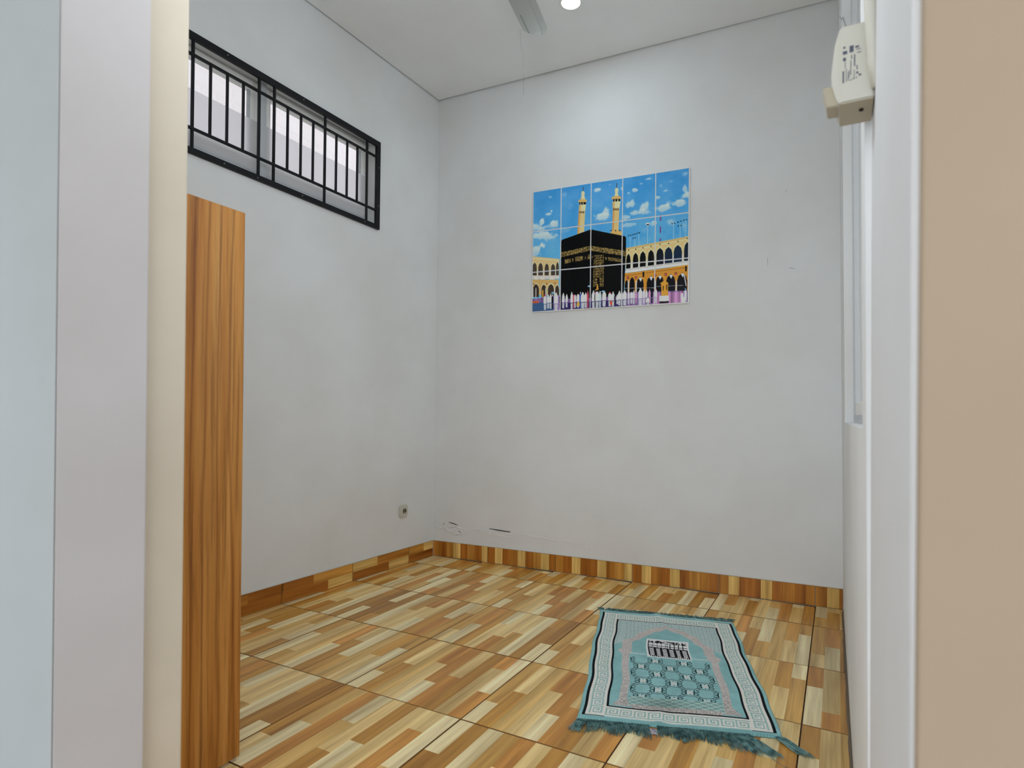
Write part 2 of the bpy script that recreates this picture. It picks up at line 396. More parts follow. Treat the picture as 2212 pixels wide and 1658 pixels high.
bs = [[Mo, Dk, Md, Lt, Dk, Md, Dk, Lt, Dk]]+bs[1:]
M_SKB = M_SKIRT
bbm = bmesh.new(); bx(bbm, 0.088, 2.616, -0.0035, 0.0, 0.0, 0.106, back_fn)
baseboard_back = struct(bm_obj('baseboard_back', bbm, M_CAULK))
skirt('b', bs, [0.094, 0.528, 1.015, 1.510, 2.000, 2.488, 2.616], lambda u, v, h: (u, BY(u, v)-0.008-h, v), baseboard_back, True)
bbm = bmesh.new(); bx(bbm, -0.0035, 0.0, -0.32, 2.215, 0.0, 0.106, left_fn)
baseboard_left = struct(bm_obj('baseboard_left', bbm, M_CAULK))
ls = []
for n in range(6):
    r = random.Random(n*5+1)
    s = [(0, .32, .052, .106, Mo), (.32, .75, .052, .106, Md if n % 2 else Lt), (.75, 1, .052, .106, Dk), (0, .55, 0, .052, Dk), (.55, 1, 0, .052, Lt if n != 1 else Md)]
    if n == 1: s = [(0, .6, .052, .106, Mo), (.6, 1, .052, .106, Dk), (0, .25, 0, .052, Md), (.25, 1, 0, .052, Dk)]
    if n == 2: s = [(0, .02, .052, .106, Mo), (.0, .4, .052, .106, Dk), (.4, 1, .052, .106, Md), (0, .6, 0, .052, Dk), (.6, 1, 0, .052, Lt)]
    if n == 3: s = [(0, .4, .052, .106, Lt), (.4, 1, .052, .106, Mo), (0, .6, 0, .052, Dk), (.6, 1, 0, .052, Lt)]
    if n == 4: s = [(0, .3, .052, .106, Md), (.3, 1, .052, .106, Lt), (0, 1, 0, .052, Dk)]
    ls.append(s)
skirt('l', ls, [0.008, 0.505, 0.995, 1.475, 1.960, 2.208], lambda u, v, h: (LX(u, v)+0.008+h, u, v), baseboard_left, False)

# peeling plaster and cracks low on the picture wall
def plaster(pts, c, amp, seed, name='peeling_plaster'):
    r = random.Random(seed); cx, cz = c[0]+.022, c[1]+.005; bm = bmesh.new(); n = 22
    ring0, ring1, ring2 = [], [], []
    for k in range(n):
        t = 2*math.pi*k/n; rx, rz = pts
        q = 1+r.uniform(-.28, .28)
        def P(s, d): x = cx+rx*q*s*math.cos(t); z = cz+rz*q*s*math.sin(t)-(x-cx)*0.10; return (x, BY(x, z)-d, z)
        ring0.append(bm.verts.new(P(1, -0.0005))); ring1.append(bm.verts.new(P(.82, amp*r.uniform(.4, 1)))); ring2.append(bm.verts.new(P(.45, amp*r.uniform(-.1, .6))))
    m = bm.verts.new((cx, BY(cx, cz)-amp*.5, cz))
    for A, B in ((ring0, ring1), (ring1, ring2)):
        for k in range(n): bm.faces.new((A[k], A[(k+1) % n], B[(k+1) % n], B[k]))
    for k in range(n): bm.faces.new((ring2[k], ring2[(k+1) % n], m))
    o = bm_obj(name, bm, WHITE, wall_back); return o
plaster((.055, .020), (.125, .208), .004, 1); plaster((.075, .032), (.245, .185), .006, 2); plaster((.10, .014), (.50, .196), .004, 3)
plaster((.09, .018), (.62, .190), .004, 4); plaster((.03, .007), (.665, .157), .004, 5); plaster((.022, .009), (1.212, .170), .003, 6); plaster((.018, .008), (1.655, .133), .003, 7)
plaster((.035, .006), (.34, .196), .002, 9)
def slit(p, r, name='crack', mat=M_DARK, wall=None):
    bm = bmesh.new(); tube(bm, [(x+.022, BY(x+.022, z+.005)-0.001, z+.005) for x, z in p], r, 5); return bm_obj(name, bm, mat, wall or wall_back)
slit([(.196, .234), (.220, .232), (.245, .226), (.268, .220)], [.002, .003, .003, .0018])
slit([(.513, .2195), (.57, .217), (.62, .214), (.668, .2125)], [.002, .0034, .0034, .0025])
slit([(.155, .226), (.153, .213)], .0018); slit([(.272, .182), (.290, .170), (.294, .160)], .0016)
slit([(.84, .200), (.90, .194), (.96, .188), (1.03, .184)], [.001, .0028, .0028, .001], 'plaster_ridge', WHITE)
slit([(1.01, .196), (1.06, .190), (1.13, .184)], [.001, .0026, .001], 'plaster_ridge', WHITE)
slit([(.68, .2125), (.76, .205), (.84, .198)], [.001, .003, .001], 'plaster_ridge', WHITE)
# small marks on the walls
def spot(x, z, w, h, rot=0):
    bm = bmesh.new(); n = 7; r = random.Random(int(x*999)); v = []
    for k in range(n):
        t = 2*math.pi*k/n; q = r.uniform(.6, 1); a, b = w*q*math.cos(t), h*q*math.sin(t)
        xx, zz = x+a*math.cos(rot)-b*math.sin(rot), z+a*math.sin(rot)+b*math.cos(rot); v.append(bm.verts.new((xx, BY(xx, zz)-0.0008, zz)))
    bm.faces.new(v); bm_obj('scuff', bm, M_SCUFF, wall_back)
M_SCUFF, *_ = new_mat('scuff_grey', (0.30, 0.29, 0.27), 0.9, 0.1)
for s in [(2.33, 2.20, .016, .0012, 1.0), (2.24, 1.83, .0012, .03, 0), (2.36, 1.78, .02, .0015, -.2), (.86, .227, .002, .002), (1.02, .203, .002, .002), (.52, 1.5, .003, .0015), (1.1, .9, .002, .002), (.12, .32, .002, .002)]: spot(*s)

# ------------------------------------------------------------------ window 1 (left wall): two sliding windows behind a black iron grille
win1 = bpy.data.objects.new('window_1', None); COL.objects.link(win1); win1.location = (LX(.87, 2.4)-.06, .87, 2.13); struct(win1)
def wparts(win, fn, y0, y1, z0, z1, d0, f0=.028, f1=.028, ft=.008, fbm=.06, st=.042, top=.053, bot=.075):
    kids = []
    def fb(name, ya, yb, za, zb, da, db, mat):
        if yb-ya < .002 or zb-za < .002: return
        o = box(name, da, db, ya, yb, za, zb, mat, None, 0.0015, fn, 1); kids.append(o); return o
    for (a, b, c, d) in ((y0, y1, z1-ft, z1), (y0, y1, z0, z0+fbm), (y0, y0+f0, z0+fbm, z1-ft), (y1-f1, y1, z0+fbm, z1-ft)): fb('frame', a, b, c, d, d0, d0+.05, M_ALUG)
    a0, a1, b0, b1 = y0+f0, y1-f1, z0+fbm, z1-ft
    for (a, b, c, d) in ((a0, a1, b1-top, b1), (a0, a1, b0, b0+bot), (a0, a0+st, b0+bot, b1-top), (a1-st, a1, b0+bot, b1-top)): fb('sash', a, b, c, d, d0+.006, d0+.030, M_ALU)
    fb('pane', a0+st, a1-st, b0+bot, b1-top, d0+.018, d0+.021, M_GLASS)
    fb('glazing_bead', a1-st-.011, a1-st, b0+bot, b1-top, d0+.002, d0+.018, M_ALUG)
    adopt(win, *kids); return kids
wparts(win1, win_fn, W1[0], .884, W1[2], W1[3], .072, f1=.0)
wparts(win1, win_fn, .917, W1[1], W1[2], W1[3], .072, f0=.0, f1=.010)
kids = [box('mullion', .052, .128, .884, .917, W1[2], W1[3], M_ALUG, None, .001, win_fn, 1)]
kids += [box('frosted_film', .064, .067, a, b, 2.180, 2.432, M_FROST, None, 0, win_fn) for a, b in ((.135, .880), (.920, 1.612))]
adopt(win1, *kids)

gr = thing('window_grille', (LX(.87, 2.12)+.01, .868, 2.116), 'black iron grille of thin upright bars over the high window', 'window grille')
G0, G1, Z0, Z1 = .096, 1.645, 2.109, 2.640
def gb(name, y0, y1, z0, z1, d0=-.004, d1=-.016): return box(name, d1, d0, y0, y1, z0, z1, M_BLACK, None, .0012, win_fn, 1)
ks = [gb('frame_bar', G0, G1, Z1-.032, Z1, 0, -.018), gb('frame_bar', G0, G1, Z0, Z0+.026, 0, -.018), gb('frame_bar', G0, G0+.03, Z0+.026, Z1-.032, 0, -.018), gb('frame_bar', G1-.03, G1, Z0+.026, Z1-.032, 0, -.018)]
for y in (.200, .505, .828, .912, 1.229, 1.540): ks.append(gb('upright_bar', y-.0055, y+.0055, Z0+.026, Z1-.032))
for y in (.276, .353, .432, .585, .665, .745, .991, 1.072, 1.150, 1.308, 1.387, 1.464): ks.append(gb('upright_bar', y-.0048, y+.0048, 2.224, 2.539))
for z in (2.220, 2.543): ks.append(gb('cross_bar', G0+.03, G1-.03, z-.0055, z+.0055, -.003, -.017))
for y, z in ((.66, Z1-.015), (1.08, Z1-.015), (.65, Z0+.012), (1.08, Z0+.012), (.82, Z0+.01), (1.52, Z0+.012), (1.630, 2.25), (1.630, 2.48)):
    bm = bmesh.new(); cyl(bm, (LX(y, z)+.0185, y, z-.0127*(y-1.07)), .0026, .003, 'X', 8); ks.append(bm_obj('screw', bm, M_GREYP))
adopt(gr, *ks)

# neighbouring wall outside the high window, with a ledge
nb = struct(box('wall_neighbour', -2.75, -2.60, -4.5, 7.5, -0.05, 6.2, painted('pinkish_outside_paint', (0.53, 0.48, 0.485), 0.02)))

# ------------------------------------------------------------------ window 2 (right wall), seen almost edge-on
win2 = bpy.data.objects.new('window_2', None); COL.objects.link(win2); win2.location = (2.66, .88, .966); struct(win2)
wparts(win2, right_fn, W2[0], W2[1], W2[2], W2[3], .032, ft=.03, fbm=.03, top=.045, bot=.045)
sill2 = box('sill', .0, .05, W2[0], W2[1], .9600, .9680, WHITE, None, 0, right_fn); adopt(win2, sill2)
bm = bmesh.new(); tube(bm, [(2.578, 1.597, 2.62), (2.585, 1.597, 2.60), (2.590, 1.597, 2.61), (2.603, 1.597, 2.56)], .0012, 4); adopt(win2, bm_obj('cable', bm, M_GREYP))
nb2 = struct(box('wall_outside_added', 6.6, 6.75, -0.40, 7.5, -0.05, 3.2, painted('outside_paint', (0.7, 0.7, 0.7), 0.02)))  # unseen wall added outside to limit daylight through this window

# unseen porch roof and side walls, added to hold daylight off the outer faces
block_roof = struct(box('ceiling_light_block', -2.2, 4.6, -3.4, -0.60, 3.15, 3.30, CEIL))
block_l = struct(box('wall_light_block_left', -2.35, -2.2, -3.4, -0.55, -0.05, 3.3, WHITE))
block_r = struct(box('wall_light_block_right', 4.6, 4.75, -3.4, -0.44, -0.05, 3.3, WHITE))

# ground outside
ground = struct(box('ground', -8, 10, -9, 8, -0.16, -0.055, M_GROUND))

# grime line where floor meets the right wall
r = random.Random(3); bm = bmesh.new(); pts = []
ys = [2.27-.06*k for k in range(46)]
va = [bm.verts.new((RX(y, 0)-.0005, y, .0006)) for y in ys]; vb = [bm.verts.new((RX(y, 0)-.007-r.uniform(0, .004), y, .0012)) for y in ys]
vc = [bm.verts.new((RX(y, 0)-.0003, y, .004+r.uniform(0, .003))) for y in ys]
for k in range(45): bm.faces.new((va[k], va[k+1], vb[k+1], vb[k])); bm.faces.new((vc[k], vc[k+1], va[k+1], va[k]))
grime = struct(bm_obj('trim_1', bm, new_mat('grimy_grout', (0.20, 0.155, 0.11), 0.9, 0.1)[0]))

# ------------------------------------------------------------------ cabinet standing behind the left reveal
cab = thing('cabinet', (0.75, -0.14, 0), 'tall narrow orange-brown wood-grain cabinet just inside the left side of the doorway', 'cabinet')
CX1, CY0, CY1, CZ1 = 1.0870, -0.318, 0.022, 1.5505
ks = [box('side_panel', CX1-.018, CX1, CY0, CY1, .012, CZ1, WOOD, None, .0008, seg=1), box('side_panel', .452, .47, CY0, CY1-.018, .012, CZ1, WOOD, None, .0008, seg=1),
      box('top_panel', .47, CX1-.018, CY0, CY1-.018, CZ1-.018, CZ1, WOOD), box('back_panel', .47, CX1-.018, CY0, CY0+.006, .012, CZ1-.018, WOOD),
      box('bottom_panel', .47, CX1-.018, CY0+.006, CY1-.018, .07, .088, WOOD)]
for a, b, hx in ((.472, .771, .745), (.774, CX1-.019, .80)):
    d = box('door', a, b, CY1-.018, CY1, .09, CZ1-.002, WOOD, None, .0012, seg=1); ks.append(d)
    h = bmesh.new(); tube(h, [(hx, CY1, .80), (hx, CY1+.025, .81), (hx, CY1+.025, .90), (hx, CY1, .91)], .005, 8); hh = bm_obj('handle', h, M_STEEL); hh.parent = d
for x, y in ((.47, CY0+.02), (CX1-.03, CY0+.02), (.47, CY1-.05), (CX1-.03, CY1-.05)):
    bm = bmesh.new(); cyl(bm, (x, y, .006), .012, .012, seg=10); ks.append(bm_obj('foot', bm, M_DARK))
adopt(cab, *ks)

# ------------------------------------------------------------------ tile picture on the back wall
PIC_X0, PIC_X1, PIC_Z0, PIC_Z1 = .833, 1.826, 1.637, 2.416
CLOUDS=[(0.1246,0.0527,0.0208,0.0127,0.5),(0.1178,0.1599,0.0264,0.0102,0.9),(0.1351,0.1449,0.0111,0.0114,0.8),(0.0656,0.2075,0.0225,0.0243,0.9),(0.1559,0.2279,0.033,0.0265,0.9),(0.0304,0.232,0.0438,0.0288,0.9),(0.1075,0.2411,0.0417,0.0159,0.6),(0.0798,0.2983,0.0874,0.0305,0.9),(0.0308,0.3791,0.0565,0.0383,0.95),(0.0657,0.2585,0.0421,0.0191,0.6),(0.4397,0.0535,0.0227,0.0123,0.9),(0.5008,0.1903,0.023,0.0305,0.8),(0.4847,0.2249,0.0513,0.0305,0.85),(0.6608,0.171,0.0382,0.0239,0.8),(0.7371,0.2002,0.0484,0.0356,0.8),(0.7067,0.2259,0.0914,0.0268,0.75),(0.6328,0.2464,0.0372,0.024,0.7),(0.6856,0.0859,0.0233,0.0143,0.8),(0.6425,0.1007,0.0136,0.0096,0.6),(0.7193,0.055,0.0122,0.0071,0.5),(0.7679,0.0325,0.0211,0.0089,0.7),(0.6021,0.0666,0.0094,0.0205,0.8),(0.9846,0.1664,0.04,0.0242,0.85),(0.9442,0.1985,0.0693,0.0261,0.85),(0.8625,0.2179,0.0559,0.0222,0.8),(0.9791,0.1166,0.0183,0.0347,0.7),(0.8688,0.1181,0.0188,0.0082,0.6),(0.8983,0.0669,0.0234,0.007,0.4),(0.8213,0.1525,0.0131,0.0082,0.7),(0.8394,0.0845,0.013,0.0176,0.4),(0.6513,0.2936,0.0444,0.015,0.6),(0.797,0.2993,0.0209,0.0165,0.7),(0.8973,0.3086,0.0362,0.0203,0.5),(0.9781,0.3414,0.0172,0.0345,0.4),(0.7428,0.3372,0.0242,0.0248,0.3),(0.2241,0.054,0.0204,0.0157,0.35),(0.2715,0.1326,0.0269,0.0219,0.25),(0.5265,0.0325,0.0159,0.011,0.4),(0.9795,0.0357,0.0229,0.015,0.5),(0.2379,0.2785,0.0406,0.0188,0.35),(0.9139,0.5077,0.0058,0.0035,0.0)]
GOLD=[[(0.2041,0.4158),(0.4006,0.3939),(0.4006,0.4233),(0.2028,0.447)],[(0.4006,0.3939),(0.62,0.4458),(0.6324,0.456),(0.6323,0.4799),(0.6199,0.4787),(0.4006,0.4233)]]
GOLD2=[[(0.2299,0.4653),(0.2717,0.4599),(0.2717,0.4848),(0.2313,0.4904)],[(0.2797,0.4607),(0.2904,0.4599),(0.2904,0.4822),(0.2797,0.4825)],[(0.3017,0.4535),(0.3527,0.4524),(0.3527,0.4801),(0.3017,0.4833)],[(0.3646,0.4566),(0.3724,0.4562),(0.3724,0.4758),(0.3646,0.4763)],[(0.3829,0.4461),(0.3986,0.4446),(0.3986,0.4753),(0.3829,0.4768)],[(0.4116,0.4582),(0.4207,0.4591),(0.4207,0.4744),(0.4116,0.4735)],[(0.5004,0.4742),(0.5106,0.4764),(0.5106,0.4922),(0.5004,0.49)],[(0.5183,0.4747),(0.6013,0.4948),(0.6012,0.514),(0.5182,0.4959)],[(0.4265,0.4535),(0.4909,0.4569),(0.4907,0.6539),(0.4219,0.6517)]]
UNDER=[((60,50,40),[3488,187,3527,193,3527,472,3488,467]),((222,202,160),[3382,576,3428,477,3501,450,3580,511,3613,627,3580,728,3646,1016,3355,976,3395,733]),((205,168,100),[3169,1012,3382,948,3646,985,3764,1094,3712,1198,3216,1143]),((10,10,12),[3236,1133,3699,1184,3679,1342,3282,1314]),((222,202,160),[3329,1171,3382,1178,3382,1327,3329,1320]),((222,202,160),[3488,1180,3534,1186,3534,1335,3488,1329]),((222,202,160),[3249,1297,3699,1320,3659,1698,3223,1654]),((205,168,100),[3236,1295,3382,1315,3355,1671,3223,1654]),((212,186,130),[3223,1641,3646,1665,3593,3019,3137,3109]),((205,150,80),[3223,1641,3329,1655,3263,3105,3137,3109]),((10,10,12),[3289,1700,3342,1700,3342,1831,3289,1830]),((10,10,12),[3408,1715,3461,1716,3461,1846,3408,1845]),((10,10,12),[3521,1730,3573,1730,3573,1860,3521,1860]),((60,50,40),[5664,275,5701,280,5701,583,5663,578]),((222,202,160),[5568,673,5613,588,5688,569,5770,629,5801,737,5757,852,5801,1082,5549,1065,5593,859]),((205,168,100),[5352,1128,5549,1052,5832,1086,5976,1185,5932,1317,5403,1269]),((10,10,12),[5454,1233,5907,1278,5882,1431,5479,1401]),((222,202,160),[5555,1265,5605,1272,5605,1418,5554,1411]),((222,202,160),[5731,1278,5781,1284,5781,1430,5731,1423]),((222,202,160),[5415,1380,5932,1426,5881,1805,5440,1771]),((205,168,100),[5415,1380,5580,1402,5567,1776,5440,1771]),((212,180,120),[5453,1761,5862,1791,5816,3214,5413,3210]),((205,150,80),[5453,1761,5567,1776,5526,3211,5413,3210]),((10,10,12),[5497,1803,5560,1805,5560,1933,5497,1930]),((10,10,12),[5623,1820,5686,1822,5686,1949,5623,1947]),((10,10,12),[5749,1836,5812,1838,5812,1965,5749,1963]),((205,168,100),[5324,3248,5419,3150,5953,3212,6028,3329,6015,3538,5324,3430]),((10,10,12),[5324,3103,5388,3110,5387,3183,5324,3176]),((10,10,12),[5608,3136,5671,3143,5671,3216,5608,3208]),((10,10,12),[5860,3165,5922,3173,5922,3245,5860,3238]),((170,200,215),[6548,3628,6573,3631,6572,4257,6547,4255]),((170,200,215),[6837,3779,6861,3782,6860,4287,6835,4285]),((170,200,215),[7082,3569,7106,3572,7104,4254,7080,4251]),((170,200,215),[7610,3097,7634,3100,7630,4221,7606,4218]),((170,200,215),[9164,3225,9188,3228,9184,4039,9161,4037]),((170,200,215),[9541,3039,9564,3042,9560,4023,9537,4020]),((170,200,215),[9857,3078,9879,3081,9875,4001,9852,3998]),((10,10,12),[6425,3542,6499,3551,6499,3610,6425,3602]),((10,10,12),[6555,3539,6629,3547,6628,3607,6555,3599]),((10,10,12),[6690,3513,6764,3521,6764,3580,6690,3572]),((10,10,12),[6813,3497,6886,3505,6886,3565,6813,3556]),((10,10,12),[6954,3465,7027,3474,7027,3533,6954,3525]),((10,10,12),[7076,3443,7149,3452,7149,3511,7076,3503]),((10,10,12),[6702,3734,6776,3743,6775,3802,6702,3794]),((10,10,12),[6825,3724,6898,3732,6898,3792,6824,3784]),((10,10,12),[9037,3134,9107,3143,9106,3201,9037,3192]),((10,10,12),[9182,3117,9252,3126,9252,3183,9182,3175]),((10,10,12),[9385,3084,9454,3092,9454,3150,9385,3142]),((10,10,12),[9547,3046,9616,3054,9616,3112,9547,3104]),((10,10,12),[9719,3015,9788,3024,9788,3081,9719,3073]),((10,10,12),[9880,3000,9948,3009,9948,3066,9879,3058]),((10,10,12),[9401,3317,9471,3326,9470,3383,9401,3375]),((10,10,12),[9563,3302,9632,3310,9632,3368,9563,3360]),((205,215,215),[7477,3022,7538,2935,7730,2947,7778,3059,7640,3113]),((10,10,12),[7550,3007,7718,3022,7694,3084,7574,3075]),((110,70,130),[8358,2572,8435,2581,8433,2932,8357,2923]),((110,70,130),[8355,3245,8432,3254,8431,3634,8354,3625]),((110,70,130),[8353,3947,8430,3956,8429,4131,8352,4122]),((205,178,125),[-10,4207,1939,4555,1941,5683,-7,5487]),((225,205,165),[-10,4316,1939,4631,1939,4681,-10,4367]),((222,200,155),[15,5457,13,4894,59,4698,204,4567,349,4725,395,4929,396,5490]),((70,60,52),[50,5460,49,4937,86,4755,204,4631,322,4776,360,4965,361,5487]),((222,200,155),[432,5493,430,4940,477,4748,626,4619,775,4776,823,4976,824,5526]),((70,60,52),[467,5496,466,4983,504,4804,626,4683,749,4827,788,5012,789,5523]),((222,200,155),[887,5531,886,5001,929,4817,1066,4693,1203,4842,1247,5034,1247,5562]),((70,60,52),[921,5534,920,5043,955,4872,1066,4756,1177,4893,1212,5070,1213,5559]),((222,200,155),[1323,5568,1323,5060,1367,4884,1508,4766,1649,4910,1694,5094,1695,5600]),((70,60,52),[1358,5571,1357,5102,1393,4939,1508,4829,1623,4960,1660,5130,1660,5597]),((222,200,155),[1674,5598,1673,5014,1706,4809,1810,4668,1914,4829,1947,5039,1947,5621]),((70,60,52),[1708,5601,1708,5056,1732,4865,1810,4731,1888,4879,1913,5075,1913,5619]),((222,214,200),[388,5107,445,5112,446,5526,389,5521]),((222,214,200),[830,5146,886,5151,887,5563,831,5558]),((222,214,200),[1261,5184,1316,5189,1317,5599,1261,5595]),((222,214,200),[1660,5220,1715,5225,1715,5633,1661,5628]),((205,196,186),[-7,5468,1941,5608,1941,5821,-6,5679]),((228,230,234),[86,5751,312,5559,538,5788]),((228,230,234),[545,5788,768,5597,992,5825]),((228,230,234),[1206,5842,1427,5653,1647,5879]),((198,162,100),[-6,5711,1907,5869,1908,6870,-3,6733]),((225,205,165),[68,6738,66,6244,125,6073,313,5960,500,6102,560,6282,561,6773]),((62,50,42),[96,6868,95,6334,147,6149,313,6024,479,6174,532,6367,533,6898]),((225,205,165),[673,6781,672,6310,720,6146,874,6037,1027,6170,1076,6341,1077,6810]),((62,50,42),[701,6910,700,6399,742,6221,874,6100,1006,6242,1048,6426,1049,6935]),((225,205,165),[1132,6814,1131,6325,1189,6156,1373,6045,1556,6185,1614,6362,1614,6849]),((62,50,42),[1160,6942,1159,6415,1210,6231,1373,6108,1535,6256,1586,6447,1587,6972]),((225,205,165),[1642,6851,1641,6403,1680,6248,1805,6142,1929,6267,1969,6428,1969,6874]),((62,50,42),[1669,6978,1669,6492,1701,6322,1805,6205,1909,6338,1942,6513,1942,6997]),((130,60,40),[101,6039,158,5986,214,6048,158,6101]),((130,60,40),[1013,6079,1068,6027,1124,6088,1069,6141]),((130,60,40),[1599,6094,1654,6042,1709,6103,1654,6155]),((220,215,205),[74,6292,123,6296,125,6933,75,6930]),((220,215,205),[286,6308,335,6312,337,6948,287,6945]),((220,215,205),[986,6362,1034,6365,1035,6997,987,6993]),((220,215,205),[1607,6409,1655,6413,1656,7040,1608,7036]),((200,150,60),[749,6470,847,6478,848,7047,750,7040]),((208,182,125),[6293,4318,10080,3995,10071,5683,6290,5752]),((225,205,160),[6293,4467,10079,4150,10079,4196,6293,4515]),((195,165,105),[6293,4348,10080,4024,10079,4092,6293,4419]),((225,206,160),[6291,5632,6292,4970,6334,4738,6466,4580,6597,4764,6637,5003,6636,5663]),((10,10,12),[6328,5636,6329,5025,6362,4811,6466,4664,6568,4832,6600,5051,6599,5660]),((50,38,25),[6411,4479,6466,4401,6522,4491]),((225,206,160),[6703,5610,6705,4950,6754,4721,6908,4566,7061,4751,7108,4989,7106,5646]),((10,10,12),[6740,5613,6742,5005,6782,4793,6908,4649,7033,4818,7071,5037,7070,5643]),((50,38,25),[6853,4465,6909,4388,6963,4476]),((225,206,160),[7131,5589,7133,4914,7186,4680,7352,4522,7517,4713,7568,4957,7566,5628]),((10,10,12),[7167,5592,7169,4969,7213,4752,7352,4605,7489,4780,7532,5004,7530,5625]),((50,38,25),[7298,4422,7353,4345,7407,4433]),((225,206,160),[7620,5563,7622,4880,7676,4644,7845,4485,8012,4678,8065,4924,8062,5603]),((10,10,12),[7656,5566,7658,4935,7703,4716,7845,4567,7985,4744,8029,4972,8026,5600]),((50,38,25),[7792,4385,7846,4309,7899,4397]),((225,206,160),[8128,5533,8130,4829,8191,4585,8381,4424,8568,4624,8626,4879,8623,5579]),((14,20,32),[8163,5536,8166,4884,8218,4657,8380,4505,8541,4690,8591,4926,8588,5575]),((50,38,25),[8328,4325,8381,4248,8434,4336]),((225,206,160),[8618,5491,8621,4809,8685,4574,8886,4419,9084,4615,9146,4862,9143,5540]),((20,34,55),[8653,5494,8656,4863,8711,4645,8885,4500,9057,4680,9111,4909,9108,5536]),((50,38,25),[8833,4320,8886,4244,8939,4331]),((225,206,160),[9155,5454,9158,4759,9224,4518,9431,4361,9636,4562,9699,4814,9696,5505]),((22,40,62),[9190,5457,9192,4812,9250,4589,9431,4442,9609,4627,9665,4860,9662,5502]),((50,38,25),[9380,4263,9432,4188,9484,4274]),((225,206,160),[9748,5453,9752,4691,9802,4425,9959,4246,10114,4459,10161,4733,10157,5491]),((18,30,45),[9782,5456,9786,4744,9828,4496,9959,4326,10088,4523,10127,4779,10124,5488]),((50,38,25),[9908,4148,9960,4073,10011,4159]),((218,216,214),[6643,5188,6717,5195,6716,5611,6642,5604]),((218,216,214),[7083,5170,7156,5177,7155,5603,7082,5596]),((218,216,214),[7555,5156,7627,5163,7626,5575,7554,5568]),((218,216,214),[8070,5088,8141,5095,8140,5563,8068,5557]),((218,216,214),[8596,5081,8666,5088,8665,5524,8594,5518]),((218,216,214),[9122,5017,9191,5024,9189,5486,9120,5480]),((218,216,214),[9670,5014,9739,5021,9736,5480,9668,5474]),((214,210,204),[6291,5573,10073,5409,10072,5638,6290,5824]),((150,140,130),[6291,5621,10073,5455,10072,5483,6291,5650]),((200,138,52),[6247,5838,10072,5672,10064,7225,6244,7090]),((150,92,30),[6247,5963,10071,5786,10071,5821,6247,5999]),((226,228,232),[6210,5775,6445,5616,6679,5792]),((226,228,232),[6642,5771,6875,5613,7106,5788]),((226,228,232),[7130,5719,7361,5563,7589,5736]),((226,228,232),[7674,5709,7901,5553,8127,5726]),((226,228,232),[8388,5656,8612,5502,8834,5673]),((226,228,232),[9003,5643,9224,5490,9443,5660]),((226,228,232),[9610,5612,9828,5460,10043,5629]),((10,10,12),[7348,5845,7451,5842,7450,6148,7347,6163]),((10,10,12),[9855,5721,9952,5718,9951,6016,9854,6036]),((10,10,18),[6257,7091,6258,6555,6285,6367,6370,6236,6454,6381,6480,6573,6479,7107]),((10,10,18),[6546,7112,6548,6475,6587,6252,6708,6097,6829,6272,6866,6500,6865,7135]),((10,10,18),[6993,7145,6994,6511,7046,6290,7208,6140,7368,6316,7418,6544,7417,7175]),((205,208,214),[7111,6214,7208,6175,7317,6219,7244,6438]),((10,10,18),[7597,7189,7599,6515,7660,6281,7852,6123,8041,6313,8100,6555,8098,7225]),((205,208,214),[7756,6197,7852,6159,7959,6203,7887,6419]),((10,10,18),[8151,7229,8154,6523,8210,6278,8386,6111,8560,6307,8614,6561,8611,7262]),((205,208,214),[8291,6184,8386,6145,8492,6189,8420,6405]),((10,10,18),[8757,7273,8760,6536,8826,6280,9030,6108,9232,6315,9295,6580,9291,7311]),((205,208,214),[8937,6181,9030,6143,9134,6186,9064,6400]),((10,10,18),[9407,7320,9410,6539,9480,6268,9699,6085,9915,6305,9982,6586,9978,7361]),((205,208,214),[9607,6158,9699,6120,9802,6163,9732,6375]),((214,214,214),[6437,6301,6511,6307,6510,7110,6436,7104]),((214,214,214),[6928,6341,7001,6347,6999,7145,6926,7140]),((214,214,214),[8089,6436,8160,6442,8157,7229,8086,7224]),((214,214,214),[9318,6536,9387,6542,9384,7318,9314,7313]),((150,150,155),[6257,6734,8076,6832,8076,6861,6257,6764]),((150,150,155),[8195,6765,9764,6813,9764,6842,8194,6795]),((120,30,30),[6358,6116,6395,6035,6494,6044,6530,6130,6493,6210,6394,6202]),((220,170,180),[6407,6120,6444,6075,6481,6126,6444,6170]),((120,30,30),[6855,6145,6892,6066,6990,6074,7026,6160,6989,6239,6892,6231]),((220,170,180),[6904,6149,6941,6105,6977,6156,6940,6200]),((120,30,30),[8019,6102,8055,6024,8150,6032,8185,6117,8149,6195,8054,6187]),((220,170,180),[8066,6107,8102,6063,8138,6113,8102,6156]),((120,30,30),[8645,6098,8680,6020,8774,6028,8809,6112,8773,6190,8680,6182]),((220,170,180),[8692,6102,8727,6058,8762,6108,8727,6151]),((120,30,30),[9245,6098,9280,6020,9372,6028,9406,6112,9371,6189,9279,6181]),((220,170,180),[9291,6102,9326,6058,9360,6108,9325,6151]),((200,138,52),[7481,5856,7553,5863,7585,7217,7489,7210]),((215,215,220),[9778,6230,9836,6206,9946,6873,9901,6881]),((128,100,150),[-2,6988,2010,6877,6257,7002,9534,7128,10104,7171,10100,7968,0,7945]),((170,120,165),[8252,7149,9648,7205,9759,7889,7953,7886]),((60,90,130),[-2,7243,1567,7284,1568,8037,0,7945]),((50,40,90),[2045,7379,6194,7415,6193,7891,2045,7878]),((5,5,6),[2054,3438,2122,3357,4039,2923,6252,3595,6307,3691,6305,4558,6195,7176,5946,7218,2010,7127,2027,4251])]
